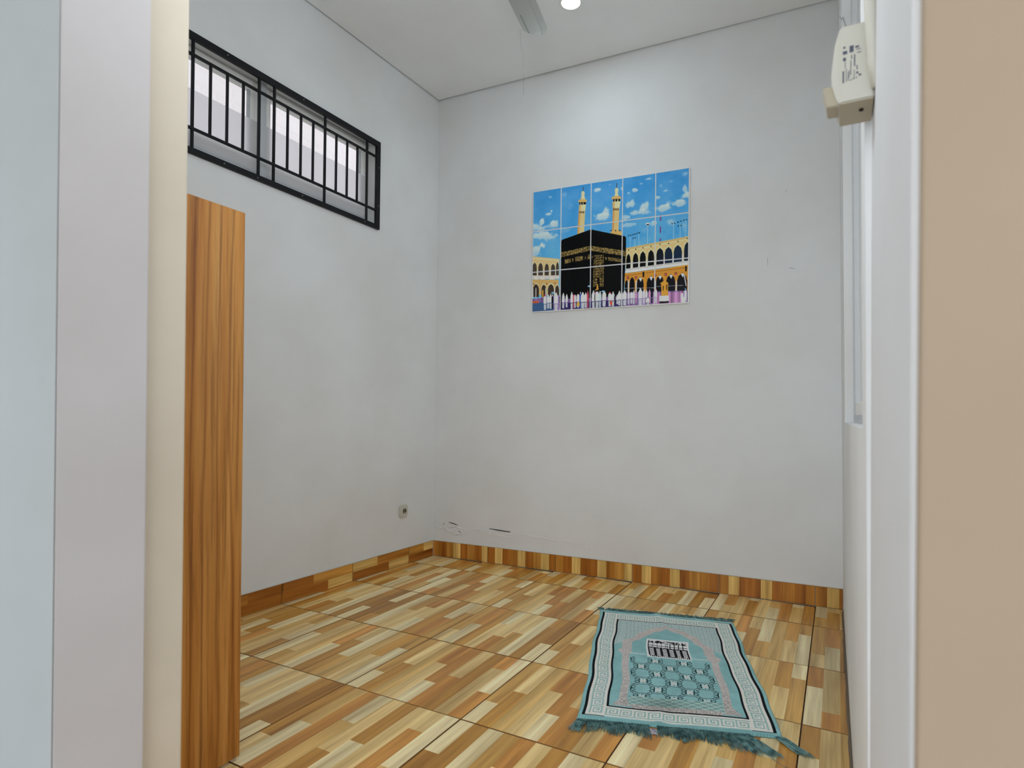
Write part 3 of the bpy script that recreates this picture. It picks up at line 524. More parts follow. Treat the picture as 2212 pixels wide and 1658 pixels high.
OVER=[((5,5,6),[4503,5991,4632,6002,4657,6581,4490,6568]),((205,150,60),[4490,6355,4542,6359,4580,6727,4348,6740,4458,6626]),((210,150,55),[8402,6607,8667,6454,8912,6648,8871,6685,8885,7369,8487,7352,8461,6652]),((40,25,15),[8560,6765,8619,6769,8606,7059,8559,7055]),((40,25,15),[8759,6722,8830,6728,8817,7045,8770,7042]),((205,205,205),[8381,7344,8926,7360,8936,7696,8368,7692]),((10,10,12),[8357,7680,8936,7690,8936,7788,8368,7779]),((214,216,224),[862,7351,862,6991,903,6862,1028,6871,1070,7005,1060,7364]),((200,70,90),[924,6875,924,6785,966,6758,1007,6791,1007,6881]),((186,188,194),[883,7390,1050,7401,1040,7752,895,7743]),((214,216,224),[1098,7316,1098,6995,1134,6879,1242,6887,1278,7007,1269,7327]),((214,216,224),[1152,6891,1152,6811,1187,6787,1223,6816,1224,6896]),((186,188,194),[1117,7355,1260,7365,1252,7674,1126,7666]),((214,216,224),[1278,7316,1278,6968,1310,6843,1410,6850,1443,6980,1435,7326]),((214,216,224),[1327,6856,1327,6769,1360,6742,1393,6774,1393,6861]),((186,188,194),[1295,7354,1427,7363,1419,7700,1304,7693]),((24,22,30),[1416,7350,1415,7010,1443,6888,1525,6894,1553,7020,1547,7358]),((214,216,224),[1457,6900,1456,6815,1484,6789,1511,6819,1512,6904]),((38,37,43),[1430,7388,1540,7396,1533,7724,1437,7718]),((214,216,224),[1595,7380,1594,6959,1651,6808,1823,6821,1881,6979,1867,7398]),((214,216,224),[1680,6825,1680,6719,1737,6688,1795,6728,1795,6833]),((186,188,194),[1623,7420,1853,7435,1839,7851,1638,7839]),((24,22,30),[1943,7360,1942,7041,1978,6927,2083,6934,2119,7053,2110,7371]),((205,165,80),[1995,6938,1995,6859,2030,6835,2066,6864,2066,6943]),((38,37,43),[1960,7398,2102,7407,2093,7714,1970,7706]),((214,216,224),[2146,7336,2146,6980,2181,6852,2286,6860,2322,6993,2313,7347]),((214,216,224),[2199,6866,2198,6777,2234,6750,2269,6782,2269,6871]),((186,188,194),[2164,7374,2304,7384,2296,7730,2173,7722]),((214,216,224),[2383,7339,2382,7033,2415,6923,2512,6930,2544,7044,2536,7349]),((214,216,224),[2431,6934,2431,6858,2463,6835,2495,6863,2495,6939]),((186,188,194),[2399,7377,2528,7386,2520,7679,2407,7672]),((214,216,224),[2718,7399,2718,6990,2753,6842,2857,6850,2892,7002,2883,7409]),((214,216,224),[2770,6857,2770,6755,2805,6723,2840,6760,2840,6862]),((186,188,194),[2736,7437,2875,7446,2866,7850,2745,7843]),((200,70,90),[2885,7373,2885,7020,2909,6892,2981,6898,3005,7028,2999,7380]),((24,22,30),[2921,6905,2921,6817,2945,6789,2969,6820,2969,6909]),((176,74,90),[2897,7410,2993,7417,2987,7761,2903,7755]),((214,216,224),[2972,7378,2972,7045,2998,6924,3078,6930,3105,7054,3098,7387]),((24,22,30),[3012,6936,3011,6853,3038,6827,3065,6857,3065,6940]),((186,188,194),[2985,7416,3091,7423,3085,7747,2992,7741]),((214,216,224),[3138,7359,3138,7018,3175,6896,3286,6904,3323,7031,3314,7370]),((90,40,40),[3193,6909,3193,6824,3230,6798,3267,6829,3267,6914]),((186,188,194),[3156,7397,3305,7407,3295,7737,3166,7729]),((50,80,170),[3336,7390,3336,7003,3360,6862,3431,6867,3455,7011,3449,7398]),((214,216,224),[3372,6876,3372,6779,3395,6748,3419,6783,3419,6879]),((59,82,152),[3348,7428,3443,7434,3437,7816,3354,7811]),((214,216,224),[3415,7396,3415,7027,3468,6895,3626,6907,3678,7045,3665,7412]),((214,216,224),[3494,6909,3494,6817,3547,6790,3599,6825,3599,6917]),((186,188,194),[3442,7434,3652,7448,3639,7809,3455,7798]),((214,216,224),[3645,7399,3645,7049,3685,6924,3802,6932,3842,7063,3832,7411]),((214,216,224),[3704,6937,3704,6850,3744,6823,3783,6855,3783,6943]),((186,188,194),[3665,7437,3822,7447,3812,7788,3675,7779]),((200,70,90),[3822,7386,3822,6982,3846,6836,3916,6841,3939,6991,3933,7394]),((200,70,90),[3857,6850,3857,6749,3881,6717,3904,6752,3904,6853]),((176,74,90),[3834,7424,3928,7430,3922,7830,3839,7825]),((214,216,224),[4147,7408,4147,6998,4189,6851,4313,6860,4354,7013,4344,7421]),((214,216,224),[4210,6866,4210,6764,4251,6733,4293,6770,4293,6872]),((186,188,194),[4168,7446,4334,7457,4323,7863,4178,7854]),((24,22,30),[4315,7383,4316,7047,4339,6925,4409,6930,4432,7055,4426,7390]),((200,70,90),[4351,6937,4351,6853,4374,6827,4397,6857,4397,6941]),((38,37,43),[4327,7420,4420,7426,4414,7753,4333,7748]),((214,216,224),[4380,7399,4380,6969,4424,6814,4556,6824,4599,6984,4588,7413]),((24,22,30),[4446,6830,4446,6722,4490,6690,4534,6729,4534,6836]),((186,188,194),[4402,7437,4577,7449,4566,7877,4413,7868]),((190,205,215),[4586,7401,4586,7037,4625,6906,4740,6915,4778,7051,4769,7414]),((214,216,224),[4644,6920,4644,6829,4683,6801,4721,6834,4721,6925]),((168,179,187),[4605,7439,4759,7449,4749,7806,4615,7797]),((214,216,224),[4823,7381,4823,7025,4874,6898,5027,6909,5078,7043,5065,7397]),((214,216,224),[4900,6912,4900,6823,4951,6797,5002,6830,5002,6919]),((186,188,194),[4848,7419,5052,7433,5039,7780,4861,7769]),((214,216,224),[5211,7419,5211,7094,5254,6978,5383,6987,5426,7109,5415,7433]),((200,70,90),[5276,6990,5276,6909,5319,6885,5362,6915,5362,6996]),((186,188,194),[5232,7457,5404,7469,5393,7784,5243,7774]),((214,216,224),[5426,7434,5426,7102,5464,6983,5577,6991,5615,7116,5605,7446]),((214,216,224),[5483,6996,5483,6913,5521,6888,5558,6918,5558,7001]),((186,188,194),[5444,7471,5595,7482,5585,7804,5453,7795]),((24,22,30),[5595,7434,5596,7218,5611,7139,5656,7143,5671,7223,5667,7438]),((24,22,30),[5618,7147,5619,7093,5634,7076,5649,7095,5649,7149]),((38,37,43),[5603,7470,5663,7474,5659,7672,5606,7668]),((214,216,224),[5721,7442,5721,7226,5749,7149,5831,7155,5859,7236,5851,7451]),((214,216,224),[5763,7157,5763,7103,5790,7087,5818,7107,5818,7161]),((186,188,194),[5734,7479,5844,7486,5837,7683,5741,7677]),((214,216,224),[5827,7401,5828,7078,5865,6962,5978,6971,6015,7092,6005,7414]),((214,216,224),[5884,6975,5884,6894,5922,6870,5959,6899,5959,6980]),((186,188,194),[5846,7439,5995,7449,5985,7762,5855,7753]),((214,216,224),[6008,7438,6008,7097,6034,6974,6108,6980,6133,7106,6126,7446]),((214,216,224),[6046,6986,6046,6901,6071,6875,6096,6905,6096,6990]),((186,188,194),[6020,7474,6120,7481,6113,7813,6026,7808]),((214,216,224),[6132,7410,6133,7081,6183,6964,6331,6975,6380,7099,6367,7427]),((214,216,224),[6207,6977,6208,6895,6257,6871,6307,6902,6306,6984]),((186,188,194),[6157,7448,6355,7461,6342,7781,6169,7769]),((214,216,224),[6429,7407,6429,7122,6454,7019,6528,7024,6553,7131,6546,7415]),((214,216,224),[6467,7029,6467,6958,6491,6936,6516,6962,6516,7033]),((186,188,194),[6441,7444,6539,7450,6533,7723,6447,7717]),((214,216,224),[6595,7383,6596,7098,6628,6996,6723,7003,6755,7110,6746,7393]),((24,22,30),[6644,7007,6644,6935,6676,6914,6708,6940,6707,7011]),((186,188,194),[6611,7420,6738,7428,6730,7700,6618,7693]),((214,216,224),[6760,7394,6761,7092,6786,6983,6859,6989,6883,7101,6876,7403]),((214,216,224),[6798,6994,6798,6919,6823,6895,6847,6922,6847,6998]),((186,188,194),[6772,7431,6870,7438,6863,7728,6778,7723]),((215,150,185),[6907,7405,6907,7156,6930,7067,6995,7072,7017,7164,7011,7412]),((214,216,224),[6941,7076,6941,7014,6963,6995,6985,7017,6984,7079]),((187,137,164),[6918,7441,7005,7447,6999,7680,6923,7675]),((214,216,224),[7101,7418,7102,7046,7151,6914,7297,6925,7345,7064,7331,7434]),((214,216,224),[7176,6928,7176,6835,7224,6808,7273,6842,7272,6935]),((186,188,194),[7126,7455,7319,7469,7306,7834,7137,7823]),((214,216,224),[7368,7407,7369,7090,7400,6975,7494,6982,7525,7101,7516,7418]),((214,216,224),[7416,6987,7416,6908,7448,6884,7479,6912,7479,6992]),((186,188,194),[7383,7444,7508,7452,7500,7760,7390,7753]),((214,216,224),[7536,7401,7537,7120,7561,7018,7633,7023,7657,7128,7650,7409]),((214,216,224),[7573,7028,7574,6958,7598,6936,7622,6961,7621,7032]),((186,188,194),[7548,7437,7644,7444,7637,7713,7553,7708]),((215,150,185),[7716,7402,7717,7103,7741,6996,7813,7001,7837,7112,7830,7410]),((215,150,185),[7753,7006,7754,6932,7778,6909,7801,6935,7801,7010]),((187,137,164),[7728,7438,7824,7445,7817,7733,7733,7727]),((24,22,30),[7865,7401,7867,7078,7891,6962,7962,6967,7986,7087,7979,7409]),((24,22,30),[7903,6973,7903,6892,7927,6867,7951,6896,7950,6977]),((38,37,43),[7877,7437,7973,7444,7966,7757,7882,7752]),((214,216,224),[8032,7395,8033,7133,8050,7037,8100,7041,8116,7139,8111,7401]),((214,216,224),[8058,7047,8059,6981,8075,6960,8092,6984,8092,7049]),((186,188,194),[8040,7431,8107,7436,8102,7685,8044,7681]),((214,216,224),[8103,7400,8104,7085,8131,6972,8209,6978,8235,7095,8227,7409]),((200,70,90),[8144,6983,8144,6904,8170,6880,8196,6908,8196,6987]),((186,188,194),[8116,7436,8220,7444,8213,7749,8122,7743]),((214,216,224),[9623,7651,9624,7359,9652,7253,9735,7259,9762,7368,9753,7660]),((200,70,90),[9666,7264,9666,7191,9694,7169,9721,7195,9721,7268]),((186,188,194),[9637,7686,9746,7694,9738,7975,9642,7968]),((214,216,224),[9645,7824,9646,7618,9692,7546,9829,7555,9874,7634,9862,7839]),((214,216,224),[9715,7554,9715,7502,9761,7489,9807,7509,9806,7560]),((186,188,194),[9668,7860,9850,7872,9838,8060,9678,8049]),((214,216,224),[9811,7721,9813,7275,9844,7114,9933,7120,9961,7286,9952,7730]),((90,150,210),[9859,7130,9859,7018,9889,6983,9918,7023,9918,7134]),((186,188,194),[9826,7756,9944,7764,9935,8211,9831,8205]),((24,22,30),[10004,7791,10006,7415,10023,7278,10070,7281,10085,7420,10080,7796]),((24,22,30),[10031,7291,10031,7197,10047,7167,10063,7199,10062,7293]),((38,37,43),[10012,7826,10075,7830,10070,8203,10014,8199]),((214,216,224),[7595,7687,7596,7511,7632,7449,7740,7457,7776,7524,7766,7699]),((214,216,224),[7650,7456,7650,7412,7686,7400,7722,7417,7722,7461]),((186,188,194),[7613,7724,7757,7733,7747,7888,7622,7879]),((205,165,80),[3151,7452,3303,7308,3356,7588,3316,7647,3131,7648]),((130,180,225),[3842,6457,3920,6389,4037,6411,4102,6489,3972,6504]),((130,180,225),[4747,6842,4824,6775,4938,6796,5002,6873,4874,6888]),((130,180,225),[1374,6706,1456,6636,1580,6658,1648,6738,1511,6753]),((200,80,50),[5318,7487,5476,7455,5457,7725,5349,7718]),((190,90,60),[33,7131,527,7139,527,7278,34,7278])]

def raster(W, Hh, res):
    nx, ny = int(round(W/res)), int(round(Hh/res)); img = np.zeros((ny, nx, 3), np.float32)
    X = (np.arange(nx)+.5)*res; Y = (np.arange(ny)+.5)*res
    return img, X, Y
def fill(img, X, Y, pts, col, mask=None):
    xs = [p[0] for p in pts]; ys = [p[1] for p in pts]
    i0, i1 = np.searchsorted(X, min(xs)), np.searchsorted(X, max(xs)); j0, j1 = np.searchsorted(Y, min(ys)), np.searchsorted(Y, max(ys))
    if i1 <= i0 or j1 <= j0: return
    gx, gy = np.meshgrid(X[i0:i1], Y[j0:j1]); ins = np.zeros(gx.shape, bool); n = len(pts)
    for k in range(n):
        (x1, y1), (x2, y2) = pts[k], pts[(k+1) % n]
        if y1 == y2: continue
        c = ((gy < y1) != (gy < y2)) & (gx < (x2-x1)*(gy-y1)/(y2-y1)+x1); ins ^= c
    if mask is not None: ins &= mask[j0:j1, i0:i1]
    img[j0:j1, i0:i1][ins] = col
def vnoise(shape, cell, seed):
    r = np.random.RandomState(seed); ny, nx = shape; gy, gx = ny//cell+3, nx//cell+3; g = r.rand(gy, gx)
    y = np.arange(ny)/cell; x = np.arange(nx)/cell; yi = y.astype(int); xi = x.astype(int); fy = (y-yi)[:, None]; fx = (x-xi)[None]
    fy = fy*fy*(3-2*fy); fx = fx*fx*(3-2*fx)
    return (g[yi][:, xi]*(1-fy)*(1-fx)+g[yi+1][:, xi]*fy*(1-fx)+g[yi][:, xi+1]*(1-fy)*fx+g[yi+1][:, xi+1]*fy*fx)
def fbm(shape, cell, seed): return sum(vnoise(shape, max(1, cell//2**k), seed+k)*.5**k for k in range(4))/1.875

PW, PH = 1.01, .79
img, X, Y = raster(PW, PH, .0008)
t = (Y/PH)[:, None, None]; sky = np.array([66, 142, 200])*(1-t)+np.array([104, 178, 222])*t
img[:] = sky+(fbm(img.shape[:2], 90, 1)[..., None]-.5)*np.array([40, 24, 14])
gx, gy = np.meshgrid(X, Y); nz = fbm(img.shape[:2], 44, 11)-.5; nz2 = fbm(img.shape[:2], 20, 21)-.5
for (cx, cy, rx, ry, a) in CLOUDS:
    d = np.sqrt(((gx-cx)/rx)**2+((gy-cy)/ry)**2)+nz*1.3+nz2*.5
    al = np.clip((1.05-d)/.45, 0, 1)*a; al = (al*al*(3-2*al))[..., None]
    shade = np.clip((gy-cy)/ry, -1, 1)[..., None]*.5+.5
    img[:] = img*(1-al)+(np.array([205, 214, 220])*(1-shade)+np.array([160, 190, 210])*shade)*al
def unq(p): return [(p[i]/10000, p[i+1]/10000) for i in range(0, len(p), 2)]
for c, p in UNDER: fill(img, X, Y, unq(p), c)
tex = fbm(img.shape[:2], 12, 31); fine = fbm(img.shape[:2], 7, 41)
m1 = ((fine*2.2+np.sin(gx*900+nz2*20)*.18+np.sin(gy*1000+nz*25)*.18) % 1) > .52
for p in GOLD:
    fill(img, X, Y, p, (14, 12, 8)); fill(img, X, Y, p, (198, 168, 96), m1)
    n = len(p)
for p in GOLD2:
    fill(img, X, Y, p, (190, 160, 92), m1)
p = GOLD2[-1]; xs = [q[0] for q in p]; 
x0, x1 = min(xs)+.004, max(xs)-.004; y0, y1 = min(q[1] for q in p), max(q[1] for q in p)
for k in range(12): fill(img, X, Y, [(x0, y0+.012+k*.0165), (x1, y0+.012+k*.0165), (x1, y0+.015+k*.0165), (x0, y0+.015+k*.0165)], (10, 9, 7))
for xx in (x0+.006, x1-.008): fill(img, X, Y, [(xx, y0), (xx+.0025, y0), (xx+.0025, y1), (xx, y1)], (10, 9, 7))
# reflections streaking the wet plaza
pz = gy > .66
streak = fbm((img.shape[1], img.shape[1]), 9, 51)[0][None, :]*np.ones((img.shape[0], 1))
pm = pz & (np.abs(img-np.array([128, 100, 150])).sum(-1) < 90)
img[pm] = img[pm]*(.55+streak[pm][:, None]*.9)
for c, p in OVER: fill(img, X, Y, unq(p), c)
img += (fine[..., None]-.5)*10
img = np.clip(img, 0, 255)

pic = thing('tile_picture', (PIC_X0+.5, BY(1.3, 2.0), PIC_Z0), 'ceramic tile picture of a black cube shrine and two minarets on the wall', 'picture')
pic_z = lambda x, z: z-.0085*(x-PIC_X0)
bd = box('backing', PIC_X0+.001, PIC_X1-.001, -.0075, .0, PIC_Z0+.001, PIC_Z1-.001, new_mat('white_tile_grout', (0.86, 0.86, 0.86), 0.8, 0.1)[0], None, 0, lambda x, d, z: (x, BY(x, z)+d, pic_z(x, z))); adopt(pic, bd)
M_TEDGE, *_ = new_mat('white_tile_edge', (0.78, 0.78, 0.78), 0.3, 0.4)
def srgb2lin(a): a = a/255.; return np.where(a <= .04045, a/12.92, ((a+.055)/1.055)**2.4)
TW, TH = (PIC_X1-PIC_X0)/5, (PIC_Z1-PIC_Z0)/3
R3 = 3
rr = random.Random(4)
def tile_panel(i, j):
    """one glazed tile: fine flat grid carrying the print, white rim, sides"""
    nx, ny = 80, 105
    gapx = .0022; u0, u1 = i*TW+gapx, (i+1)*TW-gapx; v0, v1 = j*TH+gapx, (j+1)*TH-gapx
    rim_l = .0045 if i == 0 else .0008; rim_r = .006 if i == 4 else .0008; rim_t = .004 if j == 0 else .0008; rim_b = .006 if j == 2 else .0012
    a0, a1, b0, b1 = u0+rim_l, u1-rim_r, v0+rim_t, v1-rim_b
    us = np.linspace(a0, a1, nx+1); vs_ = np.linspace(b0, b1, ny+1)
    U, V = np.meshgrid(us, vs_); tx, tz, dd = rr.uniform(-.004, .004), rr.uniform(-.004, .004), rr.uniform(0, .0006)
    xw = PIC_X0+U; zw = PIC_Z1-V
    def yw(x, z): return BY(x, 2.0)-.0100-dd+(x-PIC_X0-(u0+u1)/2)*tx+(z-PIC_Z1+(v0+v1)/2)*tz
    P = np.stack([xw, yw(xw, zw), pic_z(xw, zw)], -1).reshape(-1, 3)
    idx = np.arange((nx+1)*(ny+1)).reshape(ny+1, nx+1)
    F = np.stack([idx[:-1, :-1], idx[1:, :-1], idx[1:, 1:], idx[:-1, 1:]], -1).reshape(-1, 4)
    uc = (us[:-1]+us[1:])/2; vc = (vs_[:-1]+vs_[1:])/2
    su, sv = PW/(PIC_X1-PIC_X0), PH/(PIC_Z1-PIC_Z0)
    # mean of the 3x3 samples under each cell
    acc = 0
    for du in (-.0008, 0, .0008):
        for dv in (-.0008, 0, .0008):
            ii = np.clip(((uc+du)*su/.0008).astype(int), 0, img.shape[1]-1); jj = np.clip(((vc+dv)*sv/.0008).astype(int), 0, img.shape[0]-1)
            acc = acc+img[jj][:, ii]
    C = np.clip(srgb2lin(acc/9)*KP, 0, .93).reshape(-1, 3)
    n = len(P); rim = [(a0, b0), (a1, b0), (a1, b1), (a0, b1)]; out = [(u0, v0), (u1, v0), (u1, v1), (u0, v1)]
    ex = []
    for ring, off in ((rim, 0), (out, .0005), (out, .0070)):
        for (u, v) in ring: x, z = PIC_X0+u, PIC_Z1-v; ex.append((x, yw(x, z)+off, pic_z(x, z)))
    Fx = []
    for r_ in (0, 4):
        for q in range(4): Fx.append((n+r_+q, n+r_+(q+1) % 4, n+r_+4+(q+1) % 4, n+r_+4+q))
    P = np.vstack([P, np.array(ex)])
    me = bpy.data.meshes.new('tile'); me.from_pydata(P.tolist(), [], F.tolist()+[list(f) for f in Fx]); me.materials.append(M_PIC); me.materials.append(M_TEDGE)
    mi = [0]*len(F)+[1]*8; me.polygons.foreach_set('material_index', mi)
    C = np.vstack([C, np.full((8, 3), .8)]); C4 = np.repeat(np.hstack([C, np.ones((len(C), 1))]), 4, 0)
    ca = me.color_attributes.new('print', 'FLOAT_COLOR', 'CORNER'); ca.data.foreach_set('color', C4.astype(np.float32).ravel())
    me.update(); o = bpy.data.objects.new('tile', me); COL.objects.link(o); return o
KP = 1.5
for j in range(3):
    for i in range(5): adopt(pic, tile_panel(i, j))

# ------------------------------------------------------------------ prayer rug
RW, RL = .642, 1.05
rx0 = Vector((1.5284, 1.6989)); e1 = Vector((2.1456, 1.8475))-rx0; e2 = Vector((1.8466, .6776))-rx0; rc = Vector((2.4492, .8759))
def rug_xy(u, v):          # u across 0..1, v from the far end 0..1 (bilinear between the four corners)
    a = rx0*(1-u)*(1-v)+(rx0+e1)*u*(1-v)+(rx0+e2)*(1-u)*v+rc*u*v
    return a
def rug_bump(u, v):        # creases near the middle of both ends, soft ripples; returns dv, z
    x, y = u*RW, v*RL
    k = math.exp(-((x-.30)/.05)**2)
    z = .0045+.0060*math.exp(-((x-.285-.02*math.sin(y*5))/.018)**2)*(math.exp(-(v/.14)**2)+.8*math.exp(-((1-v)/.10)**2))
    z += .0016*(1+math.sin(y*19+x*7+math.sin(x*21)))*(.4+.6*math.exp(-((x-.05)/.06)**2))+.0012*(1+math.sin(y*8-x*13))
    return z
NX, NY = 322, 526
TEAL, TEAL2, PALE, CREAMR, BLK, PINKG, GREYT = (126, 167, 168), (104, 150, 150), (160, 196, 194), (206, 201, 194), (16, 20, 24), (176, 168, 164), (128, 154, 152)
rimg = np.zeros((NY, NX, 3), np.float32); ru, rv = np.meshgrid((np.arange(NX)+.5)/NX*RW, (np.arange(NY)+.5)/NY*RL)
n1 = fbm((NY, NX), 40, 61); n2 = fbm((NY, NX), 10, 71); rnd = np.random.RandomState(9).rand(NY, NX)
mir = np.minimum(ru, RW-ru)                                  # distance from the nearer long side
def put(mask, c, a=1.0): rimg[mask] = rimg[mask]*(1-a)+np.array(c)*a
put(ru > -1, TEAL); rimg *= (.93+.16*n1)[..., None]
inner_x, top_i, bot_i = .088, .108, .958
put((mir > .014) & (mir < inner_x) & (rv > .030) & (rv < 1.028), BLK)
put((mir > .024) & (rv > .0345) & (rv < 1.0235), CREAMR)
ins = (mir > inner_x) & (rv > top_i) & (rv < bot_i); put(ins, BLK)
ins = (mir > inner_x+.0085) & (rv > top_i+.006) & (rv < bot_i-.008); put(ins, TEAL)
fld = ins.copy(); rimg[fld] *= (.94+.14*n1[fld])[..., None]
KEY = ["0000000000", "0111111110", "0100000010", "0101111010", "0101001010", "0101001110", "0101000000", "0101111111", "0100000000"]
KEY = ["00000000", "01111110", "01000010", "01011010", "01010010", "01011110", "01000000", "01111111"]
kb = np.array([[int(c) for c in r] for r in KEY])
def keys(u0, u1, v0, v1, n, along, flip=False):
    m = (ru >= u0) & (ru < u1) & (rv >= v0) & (rv < v1)
    a = ((rv-v0)/(v1-v0) if along == 'v' else (ru-u0)/(u1-u0))*n; b = (ru-u0)/(u1-u0) if along == 'v' else (rv-v0)/(v1-v0)
    fa = (a % 1); 
    if flip: b = 1-b
    ia = np.clip((fa*8).astype(int), 0, 7); ib = np.clip((b*8).astype(int), 0, 7)
    v = kb[ia, ib]; put(m & (v == 0), (142, 170, 166)); put(m & (v == 1), CREAMR)
    put(m & ((fa*8 % 8) < .0), CREAMR)
keys(.034, .078, .045, 1.015, 18, 'v'); keys(RW-.078, RW-.034, .045, 1.015, 18, 'v', True)
keys(.088, RW/2, .045, .098, 5, 'u'); keys(RW/2, RW-.088, .045, .098, 5, 'u', True)
keys(.088, RW/2, .968, 1.016, 5, 'u', True); keys(RW/2, RW-.088, .968, 1.016, 5, 'u')
# herringbone in the spandrels
cx = RW/2; xx = np.abs(ru-cx)
outer = np.interp(xx, [0, .02, .05, .075, .10, .13, .155, .185, .192, .23], [.145, .163, .172, .195, .225, .262, .335, .36, .39, .43])
outer = outer+.006*np.abs(np.sin(xx*75))
inner = np.interp(xx, [0, .03, .06, .09, .115, .14, .16, .166, .17], [.185, .212, .235, .275, .33, .352, .41, .46, .48])
inner = inner+.010*np.abs(np.sin(xx*58))
spand = fld & (rv < np.minimum(outer, .44)) & (rv < .43-.0*xx)
zz = ((rv*1.0+np.abs(((ru*58) % 2)-1)*.010) / .0135) % 1
put(spand, GREYT); put(spand & (zz < .42) & ((((ru*58) % 1) > .10)), (196, 208, 202))
arch = fld & (rv > outer) & (rv < inner) & (xx < .192); 
col_ = fld & (xx > .163) & (xx < .192) & (rv > .38) & (rv < .925)
cap = fld & (xx > .152) & (xx < .208) & (rv > .468) & (rv < .492); cap |= fld & (xx > .158) & (xx < .200) & (rv > .455) & (rv < .510)
base = fld & (np.abs(xx-.178) < .016+(rv-.895)*.45) & (rv > .895) & (rv < .942)
band = fld & (xx < .150) & (rv > .922) & (rv < .952)
arch |= fld & (xx > .150) & (xx < .192) & (rv > .36) & (rv < .46) & (rv > outer)
for m in (arch, col_, cap, base, band): put(m, PINKG)
sp = (arch | col_ | cap | base | band); dn = np.clip((rv-.55)*1.5, .12, .62)
put(sp & (rnd < dn*.6), (122, 120, 116)); put(sp & (rnd > .84), (196, 192, 188))
# lattice of scrolls between the columns
lat = fld & (xx < .158) & (rv > .530) & (rv < .868)
PX, PY_ = .112, .1235
a = (ru-.263)/PX; b = (rv-.5555)/PY_
s_, t_ = a+b, a-b                          # diagonal coordinates: nodes at integer s and t
fs, ft = np.abs((s_+.5) % 1-.5), np.abs((t_+.5) % 1-.5)
dl = np.minimum(fs, ft)
# local coordinates around the nearest diamond centre (s, t half-integers)
ca_ = ((a+.5-.5*((np.round(b*2)) % 2)) % 1)
sc_, tc_ = np.floor(s_)+.5, np.floor(t_)+.5
ac, bc = (sc_+tc_)/2, (sc_-tc_)/2
la, lb = (a-ac)*PX, (b-bc)*PY_
th = np.arctan2(lb, la); rad = np.sqrt((la/.043)**2+(lb/.036)**2)+.05*np.cos(th*8)
put(lat & (rad > 1.0), (158, 190, 188)); put(lat & (np.abs(rad-1.0) < .055), (22, 46, 52))
put(lat & (np.abs(rad-1.22) < .03) & (rnd < .5), (40, 70, 76))
node_a, node_b = (np.round(s_)+np.round(t_))/2, (np.round(s_)-np.round(t_))/2
na, nb_ = (a-node_a)*PX, (b-node_b)*PY_
for sgn in (-1, 1):
    for oy in (-.011, .011):
        rg = np.hypot(na-sgn*.021, nb_-oy); put(lat & (np.abs(rg-.0085) < .0016), (20, 40, 46)); put(lat & (rg < .002), (20, 40, 46))
put(lat & (np.abs(na)+np.abs(nb_) < .012), (190, 184, 180))
put(lat & (np.hypot(na, np.abs(nb_)-.017) < .003), (30, 60, 66))
# chain line either side of the emblem
chl = fld & (xx > .092) & (xx < .160) & (np.abs(rv-.502) < .0018); put(chl, (196, 206, 202))
cr = np.hypot(((ru*1.0) % .014)-.007, (rv-.495)*1.2); put(fld & (xx > .092) & (xx < .158) & (np.abs(cr-.0045) < .0013) & (rv < .502), (200, 208, 204))
# pale diagonal grid below the lattice
gd = fld & (xx < .160) & (rv > .862) & (rv < .935) & ~band
q1, q2 = ((ru*.62+rv) % .0245), ((ru*.62-rv) % .0245); put(gd, (122, 152, 148)); put(gd & ((q1 < .0032) | (q2 < .0032)), (176, 200, 192))
# woven cube emblem
em = fld & (ru > .232) & (ru < .411) & (rv > .322) & (rv < .518); put(em, (212, 208, 204))
em2 = em & (ru > .240) & (ru < .404) & (rv > .338) & (rv < .510); put(em2, (14, 16, 20))
lu, lv = (ru-.240)/.164, (rv-.338)/.172
top = em2 & (lv < .14); put(top & ((vnoise((NY, NX), 3, 81) > .55)), (212, 208, 204))
put(em2 & (lv > .16) & (lv < .31) & ((lu*9 % 1) > .16), (212, 208, 204))
put(em2 & (lv > .345) & (lv < .43) & ((lu*9 % 1) > .16), (212, 208, 204))
w = lu*6 % 1; put(em2 & (lv > .47) & (((lv*1.0-.10*np.abs(w-.5)*4*.5)*11 % 1) > .42) & (w > .18) & (w < .82), (212, 208, 204))
put(em2 & (np.abs(lu-.5) < .012), (14, 16, 20)); put(em2 & (lv > .93), (14, 16, 20)); put(em2 & (lv > .93) & ((lu*20 % 1) < .4), (212, 208, 204))
# selvedge stitches and worn, dirty patches
put((rv > 1.040) & (((ru/.005) % 1) < .45), (92, 138, 140)); put((rv < .012) & (((ru/.005) % 1) < .5), (150, 184, 184))
put((rv > 1.034) & (rv < 1.037), (90, 132, 134))
dirt = np.exp(-(((ru-.28)/.07)**2+((rv-.905)/.035)**2)); rimg *= (1-.18*dirt*(.5+n2))[..., None]
yel = np.exp(-(((ru-.42)/.05)**2+((rv-1.00)/.02)**2))[..., None]; rimg = rimg*(1-yel*.0)+0
rimg += ((rnd-.5)*9)[..., None]+((n2-.5)*12)[..., None]
rug = thing('prayer_rug', (1.99, 1.28, 0), 'teal prayer rug with Greek key border and arch design lying on the tiled floor', 'rug')
uu = np.linspace(0, 1, NX+1); vv = np.linspace(0, 1, NY+1); V = []
r0 = np.array(rx0); c00, c10, c01, c11 = r0, r0+np.array(e1), r0+np.array(e2), np.array(rc)
U2, V2 = np.meshgrid(uu, vv); XY = (c00*((1-U2)*(1-V2))[..., None]+c10*(U2*(1-V2))[..., None]+c01*((1-U2)*V2)[..., None]+c11*(U2*V2)[..., None])
Zz = np.vectorize(rug_bump)(U2, V2)
edge = np.minimum(np.minimum(U2, 1-U2)*RW, np.minimum(V2, 1-V2)*RL); Zz = np.where(edge < .004, .002+(Zz-.002)*(edge/.004), Zz)
